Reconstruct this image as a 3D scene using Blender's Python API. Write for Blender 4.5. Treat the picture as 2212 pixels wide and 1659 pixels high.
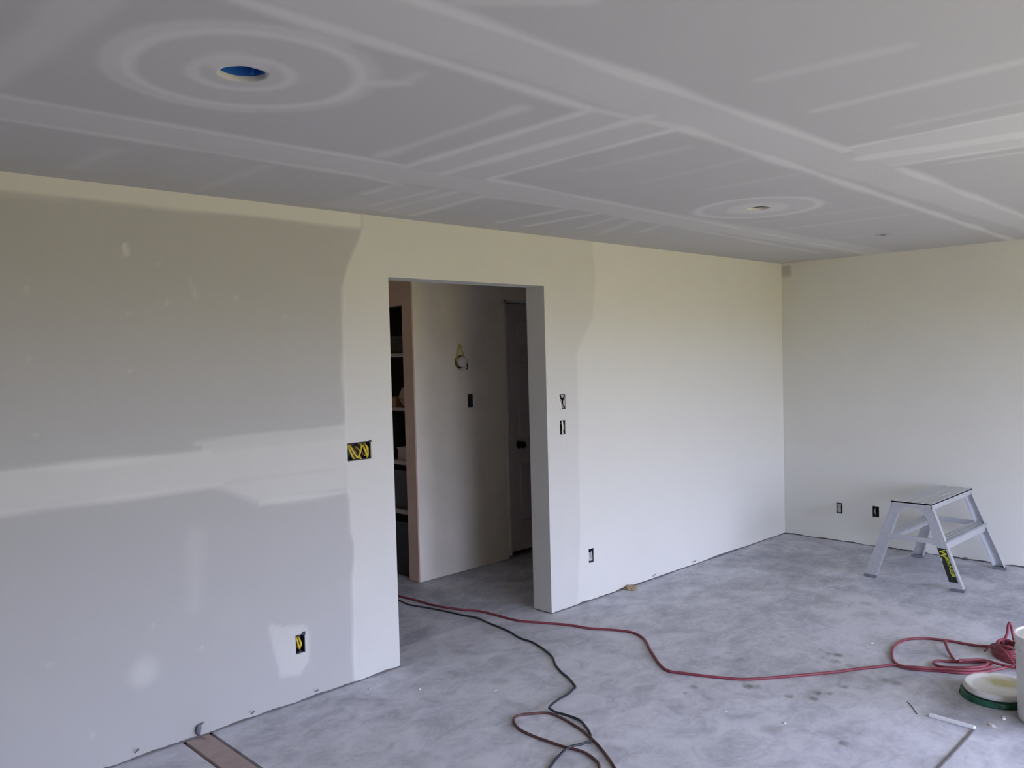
import bpy, bmesh, math, random
import numpy as np
from mathutils import Vector, Matrix

random.seed(7)
rng = np.random.default_rng(7)
for o in list(bpy.data.objects):
    bpy.data.objects.remove(o)
SC = bpy.context.scene
COL = SC.collection

# ------------------------------------------------------------------ camera, sky, exposure
# room axes: x along the left wall (0 = far corner), y = 0 is the left wall, room lies at y < 0
cam_d = bpy.data.cameras.new('camera')
cam = bpy.data.objects.new('camera', cam_d)
COL.objects.link(cam)
YAW, PIT, ROL, F_PX = 0.774862, -0.0354747, -0.0255440, 1799.35
fwd = Vector((math.cos(PIT) * math.sin(YAW), math.cos(PIT) * math.cos(YAW), math.sin(PIT)))
rgt0 = Vector((math.cos(YAW), -math.sin(YAW), 0))
up0 = rgt0.cross(fwd)
rgt = rgt0 * math.cos(ROL) + up0 * math.sin(ROL)
upv = up0 * math.cos(ROL) - rgt0 * math.sin(ROL)
M = Matrix((rgt, upv, -fwd)).transposed().to_4x4()
M.translation = Vector((-7.00803, -3.66016, 1.68823))
cam.matrix_world = M
cam_d.sensor_fit = 'HORIZONTAL'
cam_d.sensor_width = 36.0
cam_d.lens = F_PX / 2212 * 36.0
cam_d.clip_start = 0.05
SC.camera = cam

SKY = (0.70, 0.765, 1.09)              # overcast sky above the horizon
EARTH = (0.245, 0.208, 0.042)           # dry ground below it
world = bpy.data.worlds.new('sky')
SC.world = world
world.use_nodes = True
wn = world.node_tree
bg = wn.nodes['Background']
tcw = wn.nodes.new('ShaderNodeTexCoord')
sep = wn.nodes.new('ShaderNodeSeparateXYZ')
wn.links.new(tcw.outputs['Generated'], sep.inputs[0])
hor = wn.nodes.new('ShaderNodeMapRange')
hor.inputs['From Min'].default_value = -0.03
hor.inputs['From Max'].default_value = 0.03
wn.links.new(sep.outputs['Z'], hor.inputs['Value'])
wmx = wn.nodes.new('ShaderNodeMix')
wmx.data_type = 'RGBA'
wmx.inputs['A'].default_value = (*EARTH, 1)
wmx.inputs['B'].default_value = (*SKY, 1)
wn.links.new(hor.outputs['Result'], wmx.inputs['Factor'])
wn.links.new(wmx.outputs['Result'], bg.inputs['Color'])
bg.inputs['Strength'].default_value = 1.0

SC.view_settings.view_transform = 'Standard'
SC.view_settings.look = 'None'
SC.view_settings.gamma = 1.0
SC.view_settings.use_curve_mapping = False
SC.view_settings.exposure = 3.93
SC.cycles.max_bounces = 12
SC.cycles.diffuse_bounces = 8

H = 2.44
XW, YW = -10.0, -5.6                   # wall behind the camera, window wall
WINS = [(-6.0, -4.4, 0.06, 2.10), (-3.7, -0.9, 0.06, 2.10)]     # two patio windows opposite the doorway

def portal(name, x0, x1, z0, z1):
    d = bpy.data.lights.new(name, 'AREA')
    d.shape = 'RECTANGLE'
    d.size, d.size_y = x1 - x0, z1 - z0
    d.cycles.is_portal = True
    o = bpy.data.objects.new(name, d)
    COL.objects.link(o)
    o.location = ((x0 + x1) / 2, YW - 0.05, (z0 + z1) / 2)
    o.rotation_euler = (math.pi / 2, 0, math.pi)   # faces +y, into the room
    return o
for w in WINS:
    portal('window_portal', *w)

# ------------------------------------------------------------------ materials
def new_mat(name):
    m = bpy.data.materials.new(name)
    m.use_nodes = True
    nt = m.node_tree
    return m, nt, nt.nodes['Principled BSDF']

def N(nt, t, **kw):
    n = nt.nodes.new(t)
    for k, v in kw.items():
        setattr(n, k, v)
    return n

def plain(name, col, rough=0.6, metal=0.0, var=0.08, scale=30, bump=0.0, spec=0.5):
    """colour with a little noise variation so that no surface is dead flat"""
    m, nt, b = new_mat(name)
    tc = N(nt, 'ShaderNodeTexCoord')
    nz = N(nt, 'ShaderNodeTexNoise')
    nz.inputs['Scale'].default_value = scale
    nz.inputs['Detail'].default_value = 4
    nt.links.new(tc.outputs['Object'], nz.inputs['Vector'])
    rp = N(nt, 'ShaderNodeValToRGB')
    c0 = [max(0, c * (1 - var)) for c in col]
    c1 = [min(1, c * (1 + var)) for c in col]
    rp.color_ramp.elements[0].position = 0.3
    rp.color_ramp.elements[1].position = 0.7
    rp.color_ramp.elements[0].color = (*c0, 1)
    rp.color_ramp.elements[1].color = (*c1, 1)
    nt.links.new(nz.outputs['Fac'], rp.inputs['Fac'])
    nt.links.new(rp.outputs['Color'], b.inputs['Base Color'])
    b.inputs['Roughness'].default_value = rough
    b.inputs['Metallic'].default_value = metal
    b.inputs['Specular IOR Level'].default_value = spec
    if bump:
        bp = N(nt, 'ShaderNodeBump')
        bp.inputs['Strength'].default_value = bump
        bp.inputs['Distance'].default_value = 0.004
        nt.links.new(nz.outputs['Fac'], bp.inputs['Height'])
        nt.links.new(bp.outputs['Normal'], b.inputs['Normal'])
    return m

def drywall(name, paper, mud):
    """unpainted plasterboard: grey paper, whiter where joint compound was troweled (attribute 'mud')"""
    m, nt, b = new_mat(name)
    at = N(nt, 'ShaderNodeAttribute', attribute_name='mud')
    tc = N(nt, 'ShaderNodeTexCoord')
    n1 = N(nt, 'ShaderNodeTexNoise')
    n1.inputs['Scale'].default_value = 3.0
    n1.inputs['Detail'].default_value = 6
    n2 = N(nt, 'ShaderNodeTexNoise')
    n2.inputs['Scale'].default_value = 90
    n2.inputs['Detail'].default_value = 2
    nt.links.new(tc.outputs['Object'], n1.inputs['Vector'])
    nt.links.new(tc.outputs['Object'], n2.inputs['Vector'])
    a1 = N(nt, 'ShaderNodeMath', operation='MULTIPLY_ADD')
    a1.inputs[1].default_value = 0.22
    nt.links.new(n1.outputs['Fac'], a1.inputs[0])
    nt.links.new(at.outputs['Fac'], a1.inputs[2])
    a2 = N(nt, 'ShaderNodeMath', operation='MULTIPLY_ADD')
    a2.inputs[1].default_value = 0.10
    nt.links.new(n2.outputs['Fac'], a2.inputs[0])
    nt.links.new(a1.outputs[0], a2.inputs[2])
    a3 = N(nt, 'ShaderNodeMath', operation='SUBTRACT')
    a3.use_clamp = True
    a3.inputs[1].default_value = 0.16
    nt.links.new(a2.outputs[0], a3.inputs[0])
    mx = N(nt, 'ShaderNodeMix', data_type='RGBA')
    mx.inputs['A'].default_value = (*paper, 1)
    mx.inputs['B'].default_value = (*mud, 1)
    nt.links.new(a3.outputs[0], mx.inputs['Factor'])
    nt.links.new(mx.outputs['Result'], b.inputs['Base Color'])
    b.inputs['Roughness'].default_value = 0.92
    b.inputs['Specular IOR Level'].default_value = 0.15
    bp = N(nt, 'ShaderNodeBump')
    bp.inputs['Strength'].default_value = 0.12
    bp.inputs['Distance'].default_value = 0.002
    nt.links.new(a2.outputs[0], bp.inputs['Height'])
    nt.links.new(bp.outputs['Normal'], b.inputs['Normal'])
    return m

def concrete(name):
    m, nt, b = new_mat(name)
    tc = N(nt, 'ShaderNodeTexCoord')
    def noise(scale, det, rough, dist=0.0, sy=1.0):
        mp = N(nt, 'ShaderNodeMapping')
        mp.inputs['Scale'].default_value = (1, sy, 1)
        nt.links.new(tc.outputs['Object'], mp.inputs['Vector'])
        n = N(nt, 'ShaderNodeTexNoise')
        n.inputs['Scale'].default_value = scale
        n.inputs['Detail'].default_value = det
        n.inputs['Roughness'].default_value = rough
        n.inputs['Distortion'].default_value = dist
        nt.links.new(mp.outputs['Vector'], n.inputs['Vector'])
        return n
    big, mid, fine = noise(1.6, 7, 0.62, 0.7), noise(5.5, 8, 0.68, 0.5, 1.35), noise(38, 4, 0.6)
    s1 = N(nt, 'ShaderNodeMath', operation='MULTIPLY_ADD')
    s1.inputs[1].default_value = 1.3
    nt.links.new(big.outputs['Fac'], s1.inputs[0])
    s2 = N(nt, 'ShaderNodeMath', operation='MULTIPLY')
    s2.inputs[1].default_value = 0.95
    nt.links.new(mid.outputs['Fac'], s2.inputs[0])
    nt.links.new(s2.outputs[0], s1.inputs[2])
    s3 = N(nt, 'ShaderNodeMath', operation='MULTIPLY_ADD')
    s3.inputs[1].default_value = 0.45
    nt.links.new(fine.outputs['Fac'], s3.inputs[0])
    nt.links.new(s1.outputs[0], s3.inputs[2])
    rp = N(nt, 'ShaderNodeMapRange')
    rp.inputs['From Min'].default_value = 1.06
    rp.inputs['From Max'].default_value = 1.54
    nt.links.new(s3.outputs[0], rp.inputs['Value'])
    cr = N(nt, 'ShaderNodeValToRGB')
    cr.color_ramp.elements[0].color = (0.30, 0.31, 0.35, 1)
    cr.color_ramp.elements[1].color = (0.59, 0.60, 0.645, 1)
    e = cr.color_ramp.elements.new(0.5)
    e.color = (0.43, 0.44, 0.485, 1)
    nt.links.new(rp.outputs['Result'], cr.inputs['Fac'])
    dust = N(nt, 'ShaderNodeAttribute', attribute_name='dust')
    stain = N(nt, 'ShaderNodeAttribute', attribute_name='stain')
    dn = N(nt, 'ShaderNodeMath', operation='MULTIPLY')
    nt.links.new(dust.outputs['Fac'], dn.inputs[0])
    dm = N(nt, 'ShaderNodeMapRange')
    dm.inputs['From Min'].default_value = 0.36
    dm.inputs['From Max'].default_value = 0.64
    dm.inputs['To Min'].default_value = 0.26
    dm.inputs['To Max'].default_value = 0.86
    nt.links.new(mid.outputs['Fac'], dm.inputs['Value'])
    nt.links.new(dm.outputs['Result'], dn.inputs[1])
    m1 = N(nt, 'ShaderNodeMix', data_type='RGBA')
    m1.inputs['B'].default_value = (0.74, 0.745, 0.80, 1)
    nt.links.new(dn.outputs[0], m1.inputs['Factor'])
    nt.links.new(cr.outputs['Color'], m1.inputs['A'])
    m2 = N(nt, 'ShaderNodeMix', data_type='RGBA')
    m2.inputs['B'].default_value = (0.07, 0.062, 0.052, 1)
    nt.links.new(stain.outputs['Fac'], m2.inputs['Factor'])
    nt.links.new(m1.outputs['Result'], m2.inputs['A'])
    nt.links.new(m2.outputs['Result'], b.inputs['Base Color'])
    b.inputs['Roughness'].default_value = 0.62
    b.inputs['Specular IOR Level'].default_value = 0.35
    bp = N(nt, 'ShaderNodeBump')
    bp.inputs['Strength'].default_value = 0.25
    bp.inputs['Distance'].default_value = 0.004
    nt.links.new(s3.outputs[0], bp.inputs['Height'])
    nt.links.new(bp.outputs['Normal'], b.inputs['Normal'])
    return m

M_WALL = drywall('drywall', (0.445, 0.437, 0.41), (0.67, 0.66, 0.60))
M_CEIL = drywall('ceiling_drywall', (0.505, 0.49, 0.47), (0.675, 0.66, 0.625))
M_HALL = plain('hall_wall_compound', (0.82, 0.76, 0.66), 0.9, var=0.05, scale=4, spec=0.1)
M_CONC = concrete('concrete')
M_WHITE = plain('white_paint', (0.66, 0.64, 0.62), 0.5, var=0.03)
M_DOOR = plain('door_paint', (0.50, 0.46, 0.47), 0.45, var=0.03)
M_BRONZE = plain('dark_bronze', (0.025, 0.02, 0.017), 0.35, 0.8)
M_STUD = plain('shade_grey_stud_wood', (0.13, 0.115, 0.10), 0.9, var=0.2, scale=12)  # darkened wood, the shadow in the wall-foot gap put into its colour
M_BOARD = plain('board_wood', (0.42, 0.33, 0.30), 0.8, var=0.1, scale=14, bump=0.2)
M_END = plain('warm_bounce_tan', (0.56, 0.42, 0.33), 0.9, var=0.05, scale=5, spec=0.1)  # warm bounced light put into the colour of the wall end and header
M_SHELF = plain('dull_shelf_board', (0.34, 0.30, 0.27), 0.7, var=0.05)
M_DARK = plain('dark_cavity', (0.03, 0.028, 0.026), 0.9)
M_NAVY = plain('dark_blue_plastic', (0.018, 0.022, 0.04), 0.5)
M_BLACK = plain('black_plastic', (0.018, 0.018, 0.02), 0.5)
M_BLUE = plain('blue_plastic', (0.015, 0.12, 0.42), 0.5)
M_YELLOW = plain('yellow_cable', (0.62, 0.46, 0.035), 0.5)
M_WIREW = plain('white_cable', (0.62, 0.60, 0.56), 0.5)
M_COPPER = plain('ground_wire', (0.42, 0.22, 0.10), 0.4, 0.5)
M_MUDGREY = plain('mud_splatter', (0.40, 0.39, 0.365), 0.9, var=0.2, scale=60, bump=0.5)
M_ALU = plain('aluminium', (0.60, 0.615, 0.64), 0.36, 0.68, var=0.05, scale=40)
M_RUBBER = plain('grey_rubber_foot', (0.14, 0.145, 0.16), 0.7)
M_LABEL = plain('label_black', (0.012, 0.016, 0.012), 0.4)
M_LETTER = plain('label_yellow', (0.50, 0.52, 0.02), 0.45)
M_RED = plain('red_cord', (0.225, 0.042, 0.058), 0.55, var=0.15)
M_CORDBLK = plain('black_cord', (0.022, 0.026, 0.034), 0.45)
M_CORDBRN = plain('brown_cord', (0.11, 0.045, 0.04), 0.5)
M_BUCKET = plain('white_bucket_plastic', (0.72, 0.72, 0.70), 0.4, var=0.05, scale=10)
M_MUD = plain('wet_compound', (0.90, 0.91, 0.92), 0.4, var=0.03, scale=20, bump=0.3)
M_GREEN = plain('green_plastic', (0.009, 0.085, 0.050), 0.4, var=0.25, scale=18)
M_PAPER = plain('brown_paper', (0.36, 0.27, 0.17), 0.9, var=0.25, scale=60, bump=0.4)
M_CHIP = plain('gypsum_crumb', (0.68, 0.66, 0.62), 0.95)
M_TRIM = plain('white_trim', (0.74, 0.75, 0.77), 0.5, var=0.03)
M_STRIP = plain('dull_metal_strip', (0.20, 0.19, 0.19), 0.6, 0.2)
M_STEEL = plain('steel', (0.25, 0.25, 0.27), 0.4, 0.8)
M_GREYCL = plain('grey_cloth', (0.16, 0.18, 0.22), 0.9)
M_TAN = plain('tan_cardboard', (0.34, 0.20, 0.11), 0.9)
M_PINKW = plain('pale_cloth', (0.42, 0.35, 0.32), 0.9)

def lid_material():
    m, nt, b = new_mat('lid_plastic_stained')
    tc = N(nt, 'ShaderNodeTexCoord')
    mp = N(nt, 'ShaderNodeMapping')
    mp.inputs['Location'].default_value = (-0.075, 0.02, 0)
    mp.inputs['Scale'].default_value = (1.3, 0.85, 0.2)
    nt.links.new(tc.outputs['Object'], mp.inputs['Vector'])
    ln = N(nt, 'ShaderNodeVectorMath', operation='LENGTH')
    nt.links.new(mp.outputs['Vector'], ln.inputs[0])
    nz = N(nt, 'ShaderNodeTexNoise')
    nz.inputs['Scale'].default_value = 14
    nt.links.new(tc.outputs['Object'], nz.inputs['Vector'])
    ad = N(nt, 'ShaderNodeMath', operation='MULTIPLY_ADD')
    ad.inputs[1].default_value = 0.05
    nt.links.new(nz.outputs['Fac'], ad.inputs[0])
    nt.links.new(ln.outputs['Value'], ad.inputs[2])
    mr = N(nt, 'ShaderNodeMapRange')
    mr.inputs['From Min'].default_value = 0.125
    mr.inputs['From Max'].default_value = 0.07
    nt.links.new(ad.outputs[0], mr.inputs['Value'])
    mx = N(nt, 'ShaderNodeMix', data_type='RGBA')
    mx.inputs['A'].default_value = (0.66, 0.65, 0.60, 1)
    mx.inputs['B'].default_value = (0.40, 0.36, 0.17, 1)
    nt.links.new(mr.outputs['Result'], mx.inputs['Factor'])
    nt.links.new(mx.outputs['Result'], b.inputs['Base Color'])
    b.inputs['Roughness'].default_value = 0.5
    return m
M_LID = lid_material()

# ------------------------------------------------------------------ mesh helpers
class MB:
    def __init__(s):
        s.v, s.f = [], []
    def add(s, vs, fs):
        o = len(s.v)
        s.v += [tuple(v) for v in vs]
        s.f += [tuple(i + o for i in f) for f in fs]
        return s
    def hexa(s, c):                    # eight corners: bottom ring then top ring
        return s.add(c, [(3, 2, 1, 0), (4, 5, 6, 7), (0, 1, 5, 4), (1, 2, 6, 5), (2, 3, 7, 6), (3, 0, 4, 7)])
    def box(s, x0, x1, y0, y1, z0, z1):
        return s.hexa([(x0, y0, z0), (x1, y0, z0), (x1, y1, z0), (x0, y1, z0),
                       (x0, y0, z1), (x1, y0, z1), (x1, y1, z1), (x0, y1, z1)])
    def quad(s, a, b, c, d):
        return s.add([a, b, c, d], [(0, 1, 2, 3)])
    def tube(s, pts, r, n=10, cap=True):
        pts = [Vector(p) for p in pts]
        rings, nrm = [], None
        for i, p in enumerate(pts):
            t = (pts[min(i + 1, len(pts) - 1)] - pts[max(i - 1, 0)])
            if t.length < 1e-9:
                t = Vector((1, 0, 0))
            t.normalize()
            if nrm is None:
                a = Vector((0, 0, 1)) if abs(t.z) < 0.9 else Vector((1, 0, 0))
                nrm = (a - t * a.dot(t)).normalized()
            else:
                nrm = nrm - t * nrm.dot(t)
                nrm = nrm.normalized() if nrm.length > 1e-6 else t.orthogonal().normalized()
            b = t.cross(nrm)
            rr = r[i] if isinstance(r, (list, tuple)) else r
            rings.append([p + (nrm * math.cos(k * 2 * math.pi / n) + b * math.sin(k * 2 * math.pi / n)) * rr for k in range(n)])
        vs = [v for rg in rings for v in rg]
        fs = []
        for i in range(len(rings) - 1):
            for k in range(n):
                k2 = (k + 1) % n
                fs.append((i * n + k, i * n + k2, (i + 1) * n + k2, (i + 1) * n + k))
        if cap:
            fs.append(tuple(range(n - 1, -1, -1)))
            fs.append(tuple((len(rings) - 1) * n + k for k in range(n)))
        return s.add(vs, fs)
    def lathe(s, prof, n=64, c=(0, 0, 0), close=False):
        vs, fs = [], []
        for r, z in prof:
            for k in range(n):
                a = 2 * math.pi * k / n
                vs.append((c[0] + r * math.cos(a), c[1] + r * math.sin(a), c[2] + z))
        m = len(prof)
        for i in range(m - 1 + (1 if close else 0)):
            j = (i + 1) % m
            for k in range(n):
                k2 = (k + 1) % n
                fs.append((i * n + k, i * n + k2, j * n + k2, j * n + k))
        return s.add(vs, fs)

def obj(name, mb, mat, parent=None, smooth=False, bevel=0.0, kind=None):
    me = bpy.data.meshes.new(name)
    me.from_pydata([tuple(v) for v in mb.v], [], mb.f)
    bm = bmesh.new()
    bm.from_mesh(me)
    bmesh.ops.remove_doubles(bm, verts=bm.verts, dist=1e-6)
    bmesh.ops.recalc_face_normals(bm, faces=bm.faces)
    if bevel:
        es = [e for e in bm.edges if len(e.link_faces) == 2 and e.calc_face_angle(0) > 0.6]
        bmesh.ops.bevel(bm, geom=es, offset=bevel, segments=2, affect='EDGES', clamp_overlap=True)
    bm.to_mesh(me)
    bm.free()
    if smooth:
        me.shade_smooth()
        me.set_sharp_from_angle(angle=math.radians(40))
    me.materials.append(mat)
    o = bpy.data.objects.new(name, me)
    COL.objects.link(o)
    if parent:
        o.parent = parent
    if kind:
        o['kind'] = kind
    return o

def struct(name, mb, mat, parent=None, **kw):
    return obj(name, mb, mat, parent, kind=None if parent else 'structure', **kw)

def tag(o, label, cat, group=None):
    o['label'] = label
    o['category'] = cat
    if group:
        o['group'] = group
    return o

def thing(name, label, cat, loc=(0, 0, 0), group=None, rz=0.0):
    o = bpy.data.objects.new(name, None)
    o.empty_display_size = 0.05
    COL.objects.link(o)
    o.location = loc
    o.rotation_euler = (0, 0, rz)
    return tag(o, label, cat, group)

def smooth_path(pts, step=0.02):
    """Catmull-Rom through the points, evenly resampled"""
    P = [Vector(p) for p in pts]
    P = [P[0] * 2 - P[1]] + P + [P[-1] * 2 - P[-2]]
    out = []
    for i in range(1, len(P) - 2):
        n = max(2, int((P[i + 1] - P[i]).length / step))
        for k in range(n):
            t = k / n
            a, b, c, d = P[i - 1], P[i], P[i + 1], P[i + 2]
            out.append(0.5 * ((2 * b) + (c - a) * t + (2 * a - 5 * b + 4 * c - d) * t * t + (3 * b - a - 3 * c + d) * t ** 3))
    out.append(P[-2])
    return out

# ------------------------------------------------------------------ masks for troweled compound
def wobble(u, v, amp, s, seed=0.0):
    return amp * (np.sin(u * s + 1.7 * np.sin(v * s * 0.6 + seed) + seed) * 0.6 + np.sin(v * s * 1.9 + u * s * 0.7 + seed * 2.1) * 0.4)

def sstep(x):
    x = np.clip(x, 0, 1)
    return x * x * (3 - 2 * x)

class Mask:
    def __init__(s, u, v, base=0.0):
        s.u, s.v, s.m = u, v, np.full(u.shape, float(base))
    def put(s, a, val):
        s.m = s.m * (1 - a) + val * a
    def mx(s, a, val):
        s.m = np.maximum(s.m, a * val)
    def seg(s, p, q, w, soft, val, wob=0.006, seed=0.0):
        (x0, y0), (x1, y1) = p, q
        dx, dy = x1 - x0, y1 - y0
        L2 = dx * dx + dy * dy
        t = np.clip(((s.u - x0) * dx + (s.v - y0) * dy) / L2, 0, 1)
        d = np.hypot(s.u - x0 - t * dx, s.v - y0 - t * dy) + wobble(s.u, s.v, wob, 9, seed)
        s.mx(1 - sstep((d - w / 2 + soft / 2) / soft), val)
    def rect(s, x0, x1, y0, y1, soft, val, wob=0.006, seed=0.0, put=False):
        w = wobble(s.u, s.v, wob, 8, seed)
        d = np.maximum(np.maximum(x0 - s.u, s.u - x1), np.maximum(y0 - s.v, s.v - y1)) + w
        a = 1 - sstep((d + soft / 2) / soft)
        s.put(a, val) if put else s.mx(a, val)
    def ring(s, c, r, w, soft, val, a0=None, a1=None, rx=1.0):
        du, dv = (s.u - c[0]), (s.v - c[1])
        rr = np.hypot(du, dv * rx) + wobble(s.u, s.v, 0.012, 7, 1.3)
        a = 1 - sstep((np.abs(rr - r) - w / 2 + soft / 2) / soft)
        if a0 is not None:
            ang = np.degrees(np.arctan2(dv, du)) % 360
            a = a * ((ang >= a0) & (ang <= a1))
        s.mx(a, val)
    def disc(s, c, r, soft, val, rx=1.0, put=False):
        d = np.hypot((s.u - c[0]) * rx, s.v - c[1]) + wobble(s.u, s.v, r * 0.12, 25, c[0])
        a = 1 - sstep((d - r + soft / 2) / soft)
        s.put(a, val) if put else s.mx(a, val)
    def poly(s, pts, soft, val, put=False):
        x, y = s.u, s.v
        inside = np.zeros(x.shape, bool)
        dist = np.full(x.shape, 1e9)
        n = len(pts)
        for i in range(n):
            x0, y0 = pts[i]
            x1, y1 = pts[(i + 1) % n]
            c = ((y0 > y) != (y1 > y)) & (x < (x1 - x0) * (y - y0) / (y1 - y0 + 1e-12) + x0)
            inside ^= c
            dx, dy = x1 - x0, y1 - y0
            t = np.clip(((x - x0) * dx + (y - y0) * dy) / (dx * dx + dy * dy + 1e-12), 0, 1)
            dist = np.minimum(dist, np.hypot(x - x0 - t * dx, y - y0 - t * dy))
        sd = np.where(inside, -dist, dist) + wobble(x, y, 0.004, 14, 0.4)
        a = 1 - sstep((sd + soft / 2) / soft)
        s.put(a, val) if put else s.mx(a, val)

def axis(lo, hi, step, marks, near=None):
    """grid lines from lo to hi: fine inside near=(a, b), coarse outside, always through the marks"""
    if near is None:
        near = (lo, hi)
    xs = list(np.arange(near[0], near[1], step))
    xs += list(np.arange(lo, near[0], 0.25)) + list(np.arange(near[1], hi, 0.25)) + [lo, hi]
    xs = [x for x in xs if all(abs(x - k) > step * 0.45 for k in marks)] + list(marks)
    xs = np.unique(np.round(np.array(xs), 5))
    return xs

def grid_mesh(name, us, vs, place, keep, mat, attrs, extra=None):
    """flat sheet on a grid; keep(uc, vc) says which cells stay; attrs = {name: fn(u, v)}"""
    U, V = np.meshgrid(us, vs, indexing='ij')
    nu, nv = len(us), len(vs)
    uc, vc = np.meshgrid((us[1:] + us[:-1]) / 2, (vs[1:] + vs[:-1]) / 2, indexing='ij')
    k = keep(uc, vc)
    I = np.arange(nu * nv).reshape(nu, nv)
    q = np.stack([I[:-1, :-1], I[1:, :-1], I[1:, 1:], I[:-1, 1:]], -1)[k]
    co = place(U.ravel(), V.ravel())
    nq = len(q)
    me = bpy.data.meshes.new(name)
    ex_v = np.zeros((0, 3)) if extra is None else np.array([v for v in extra.v], float)
    ex_f = [] if extra is None else extra.f
    n0 = len(co)
    allv = np.vstack([co, ex_v])
    me.vertices.add(len(allv))
    me.vertices.foreach_set('co', allv.ravel())
    loops = [q.ravel()]
    starts = [np.arange(nq) * 4]
    pos = nq * 4
    exs = []
    for f in ex_f:
        loops.append(np.array(f) + n0)
        exs.append(pos)
        pos += len(f)
    starts.append(np.array(exs, dtype=int))
    me.loops.add(pos)
    me.loops.foreach_set('vertex_index', np.concatenate(loops).astype(np.int32))
    me.polygons.add(nq + len(exs))
    me.polygons.foreach_set('loop_start', np.concatenate(starts).astype(np.int32))
    me.update(calc_edges=True)
    for an, val in attrs.items():
        a = me.attributes.new(an, 'FLOAT', 'POINT')
        a.data.foreach_set('value', np.asarray(val(allv), dtype=np.float32))
    # drop loose grid points
    bm = bmesh.new()
    bm.from_mesh(me)
    bmesh.ops.delete(bm, geom=[v for v in bm.verts if not v.link_faces], context='VERTS')
    bm.to_mesh(me)
    bm.free()
    me.materials.append(mat)
    o = bpy.data.objects.new(name, me)
    COL.objects.link(o)
    o['kind'] = 'structure'
    return o

# ------------------------------------------------------------------ left wall (y = 0) with the doorway
DX0, DX1, DZ = -4.333, -3.117, 2.12
TH = 0.16
GAP = 0.009                           # the board stops a little above the slab
# electrical boxes cut into the left wall: centre x, centre z, half width, half height
BOX_L = {'three': (-4.551, 1.204, 0.073, 0.047), 'low': (-4.932, 0.287, 0.026, 0.047), 'up': (-2.966, 1.369, 0.028, 0.049),
         'mid': (-2.969, 1.203, 0.026, 0.047), 'far': (-2.711, 0.308, 0.026, 0.048)}
us = axis(XW, 0.0, 0.014, [DX0, DX1] + [c[0] + s * c[2] for c in BOX_L.values() for s in (-1, 1)], (-6.7, -2.4))
vs = axis(GAP, H, 0.014, [GAP, H, DZ] + [c[1] + s * c[3] for c in BOX_L.values() for s in (-1, 1)])

def keep_left(u, v):
    k = ~((u > DX0) & (u < DX1) & (v < DZ))
    for cx, cz, hw, hh in BOX_L.values():
        k &= ~((np.abs(u - cx) < hw) & (np.abs(v - cz) < hh))
    return k

def mud_left(co):
    m = Mask(co[:, 0], co[:, 2])
    lf = [(-4.49, 2.35), (-4.51, 2.3), (-4.58, 2.18), (-4.62, 2.06), (-4.63, 1.87), (-4.64, 1.63), (-4.63, 1.39), (-4.64, 1.33),
          (-4.64, 1.02), (-4.62, 0.96), (-4.62, 0.79), (-4.60, 0.71), (-4.62, 0.55), (-4.62, 0.35), (-4.63, 0.18), (-4.63, -0.1)]
    m.poly(lf + [(0.5, -0.1), (0.5, 2.6), (-4.49, 2.6)], 0.012, 0.70)                       # skim around the doorway
    for a, b in zip(lf[:-1], lf[1:]):
        m.seg((a[0] + 0.012, a[1]), (b[0] + 0.012, b[1]), 0.028, 0.025, 0.80, 0.004)          # ridge where the knife stopped
    m.poly([(-2.67, 2.6), (-2.63, 2.19), (-2.66, 1.94), (-2.84, 1.69), (-2.83, 1.26), (-2.84, 0.95), (-2.84, 0.49), (-2.9, -0.1),
            (0.5, -0.1), (0.5, 2.6)], 0.09, 1.0)
    m.rect(-20, -4.49, 2.365, 2.6, 0.02, 0.85, 0.004)                                         # ceiling angle tape
    m.rect(-20, -5.9, 2.345, 2.6, 0.03, 0.25, 0.003)
    m.rect(-20, -4.63, 1.13, 1.285, 0.03, 0.62, 0.006)                                        # level joint at four feet
    m.seg((-9, 1.29), (-5.35, 1.275), 0.03, 0.03, 0.85)
    m.seg((-5.4, 1.275), (-4.64, 1.272), 0.025, 0.03, 0.72)
    m.seg((-5.42, 1.325), (-4.64, 1.335), 0.024, 0.025, 0.62)
    m.rect(-5.40, -4.63, 1.27, 1.335, 0.02, 0.48, 0.005)
    m.seg((-9, 1.13), (-5.30, 1.125), 0.022, 0.025, 0.80)
    m.poly([(-5.40, 1.14), (-5.27, 1.085), (-5.14, 1.02), (-4.95, 1.015), (-4.63, 1.015), (-4.63, 1.14)], 0.05, 0.58)
    m.seg((-5.12, 1.015), (-4.64, 1.005), 0.022, 0.03, 0.72, 0.006)
    m.poly([(-5.10, 0.43), (-5.02, 0.39), (-4.95, 0.385), (-4.90, 0.375), (-4.88, 0.33), (-4.885, 0.19), (-4.94, 0.13), (-5.05, 0.15)], 0.016, 0.46)
    m.disc((-5.687, 0.36), 0.058, 0.07, 0.42)
    m.seg((-5.43, 0.92), (-5.45, 0.60), 0.06, 0.10, 0.20, 0.012)
    m.seg((-5.42, 2.07), (-5.39, 1.98), 0.015, 0.02, 0.35)
    m.seg((-5.69, 2.19), (-5.685, 2.155), 0.018, 0.015, 0.7)
    for x, z in ((-5.69, 1.9), (-5.69, 1.66), (-5.55, 2.12), (-5.52, 1.95), (-6.07, 1.99), (-6.07, 1.72), (-6.06, 1.42), (-5.2, 1.98), (-4.95, 1.9),
                 (-5.43, 0.4), (-5.64, 0.55), (-6.05, 0.5), (-5.9, 0.16)):
        m.disc((x, z), 0.010, 0.014, 0.30)
    return m.m

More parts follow.
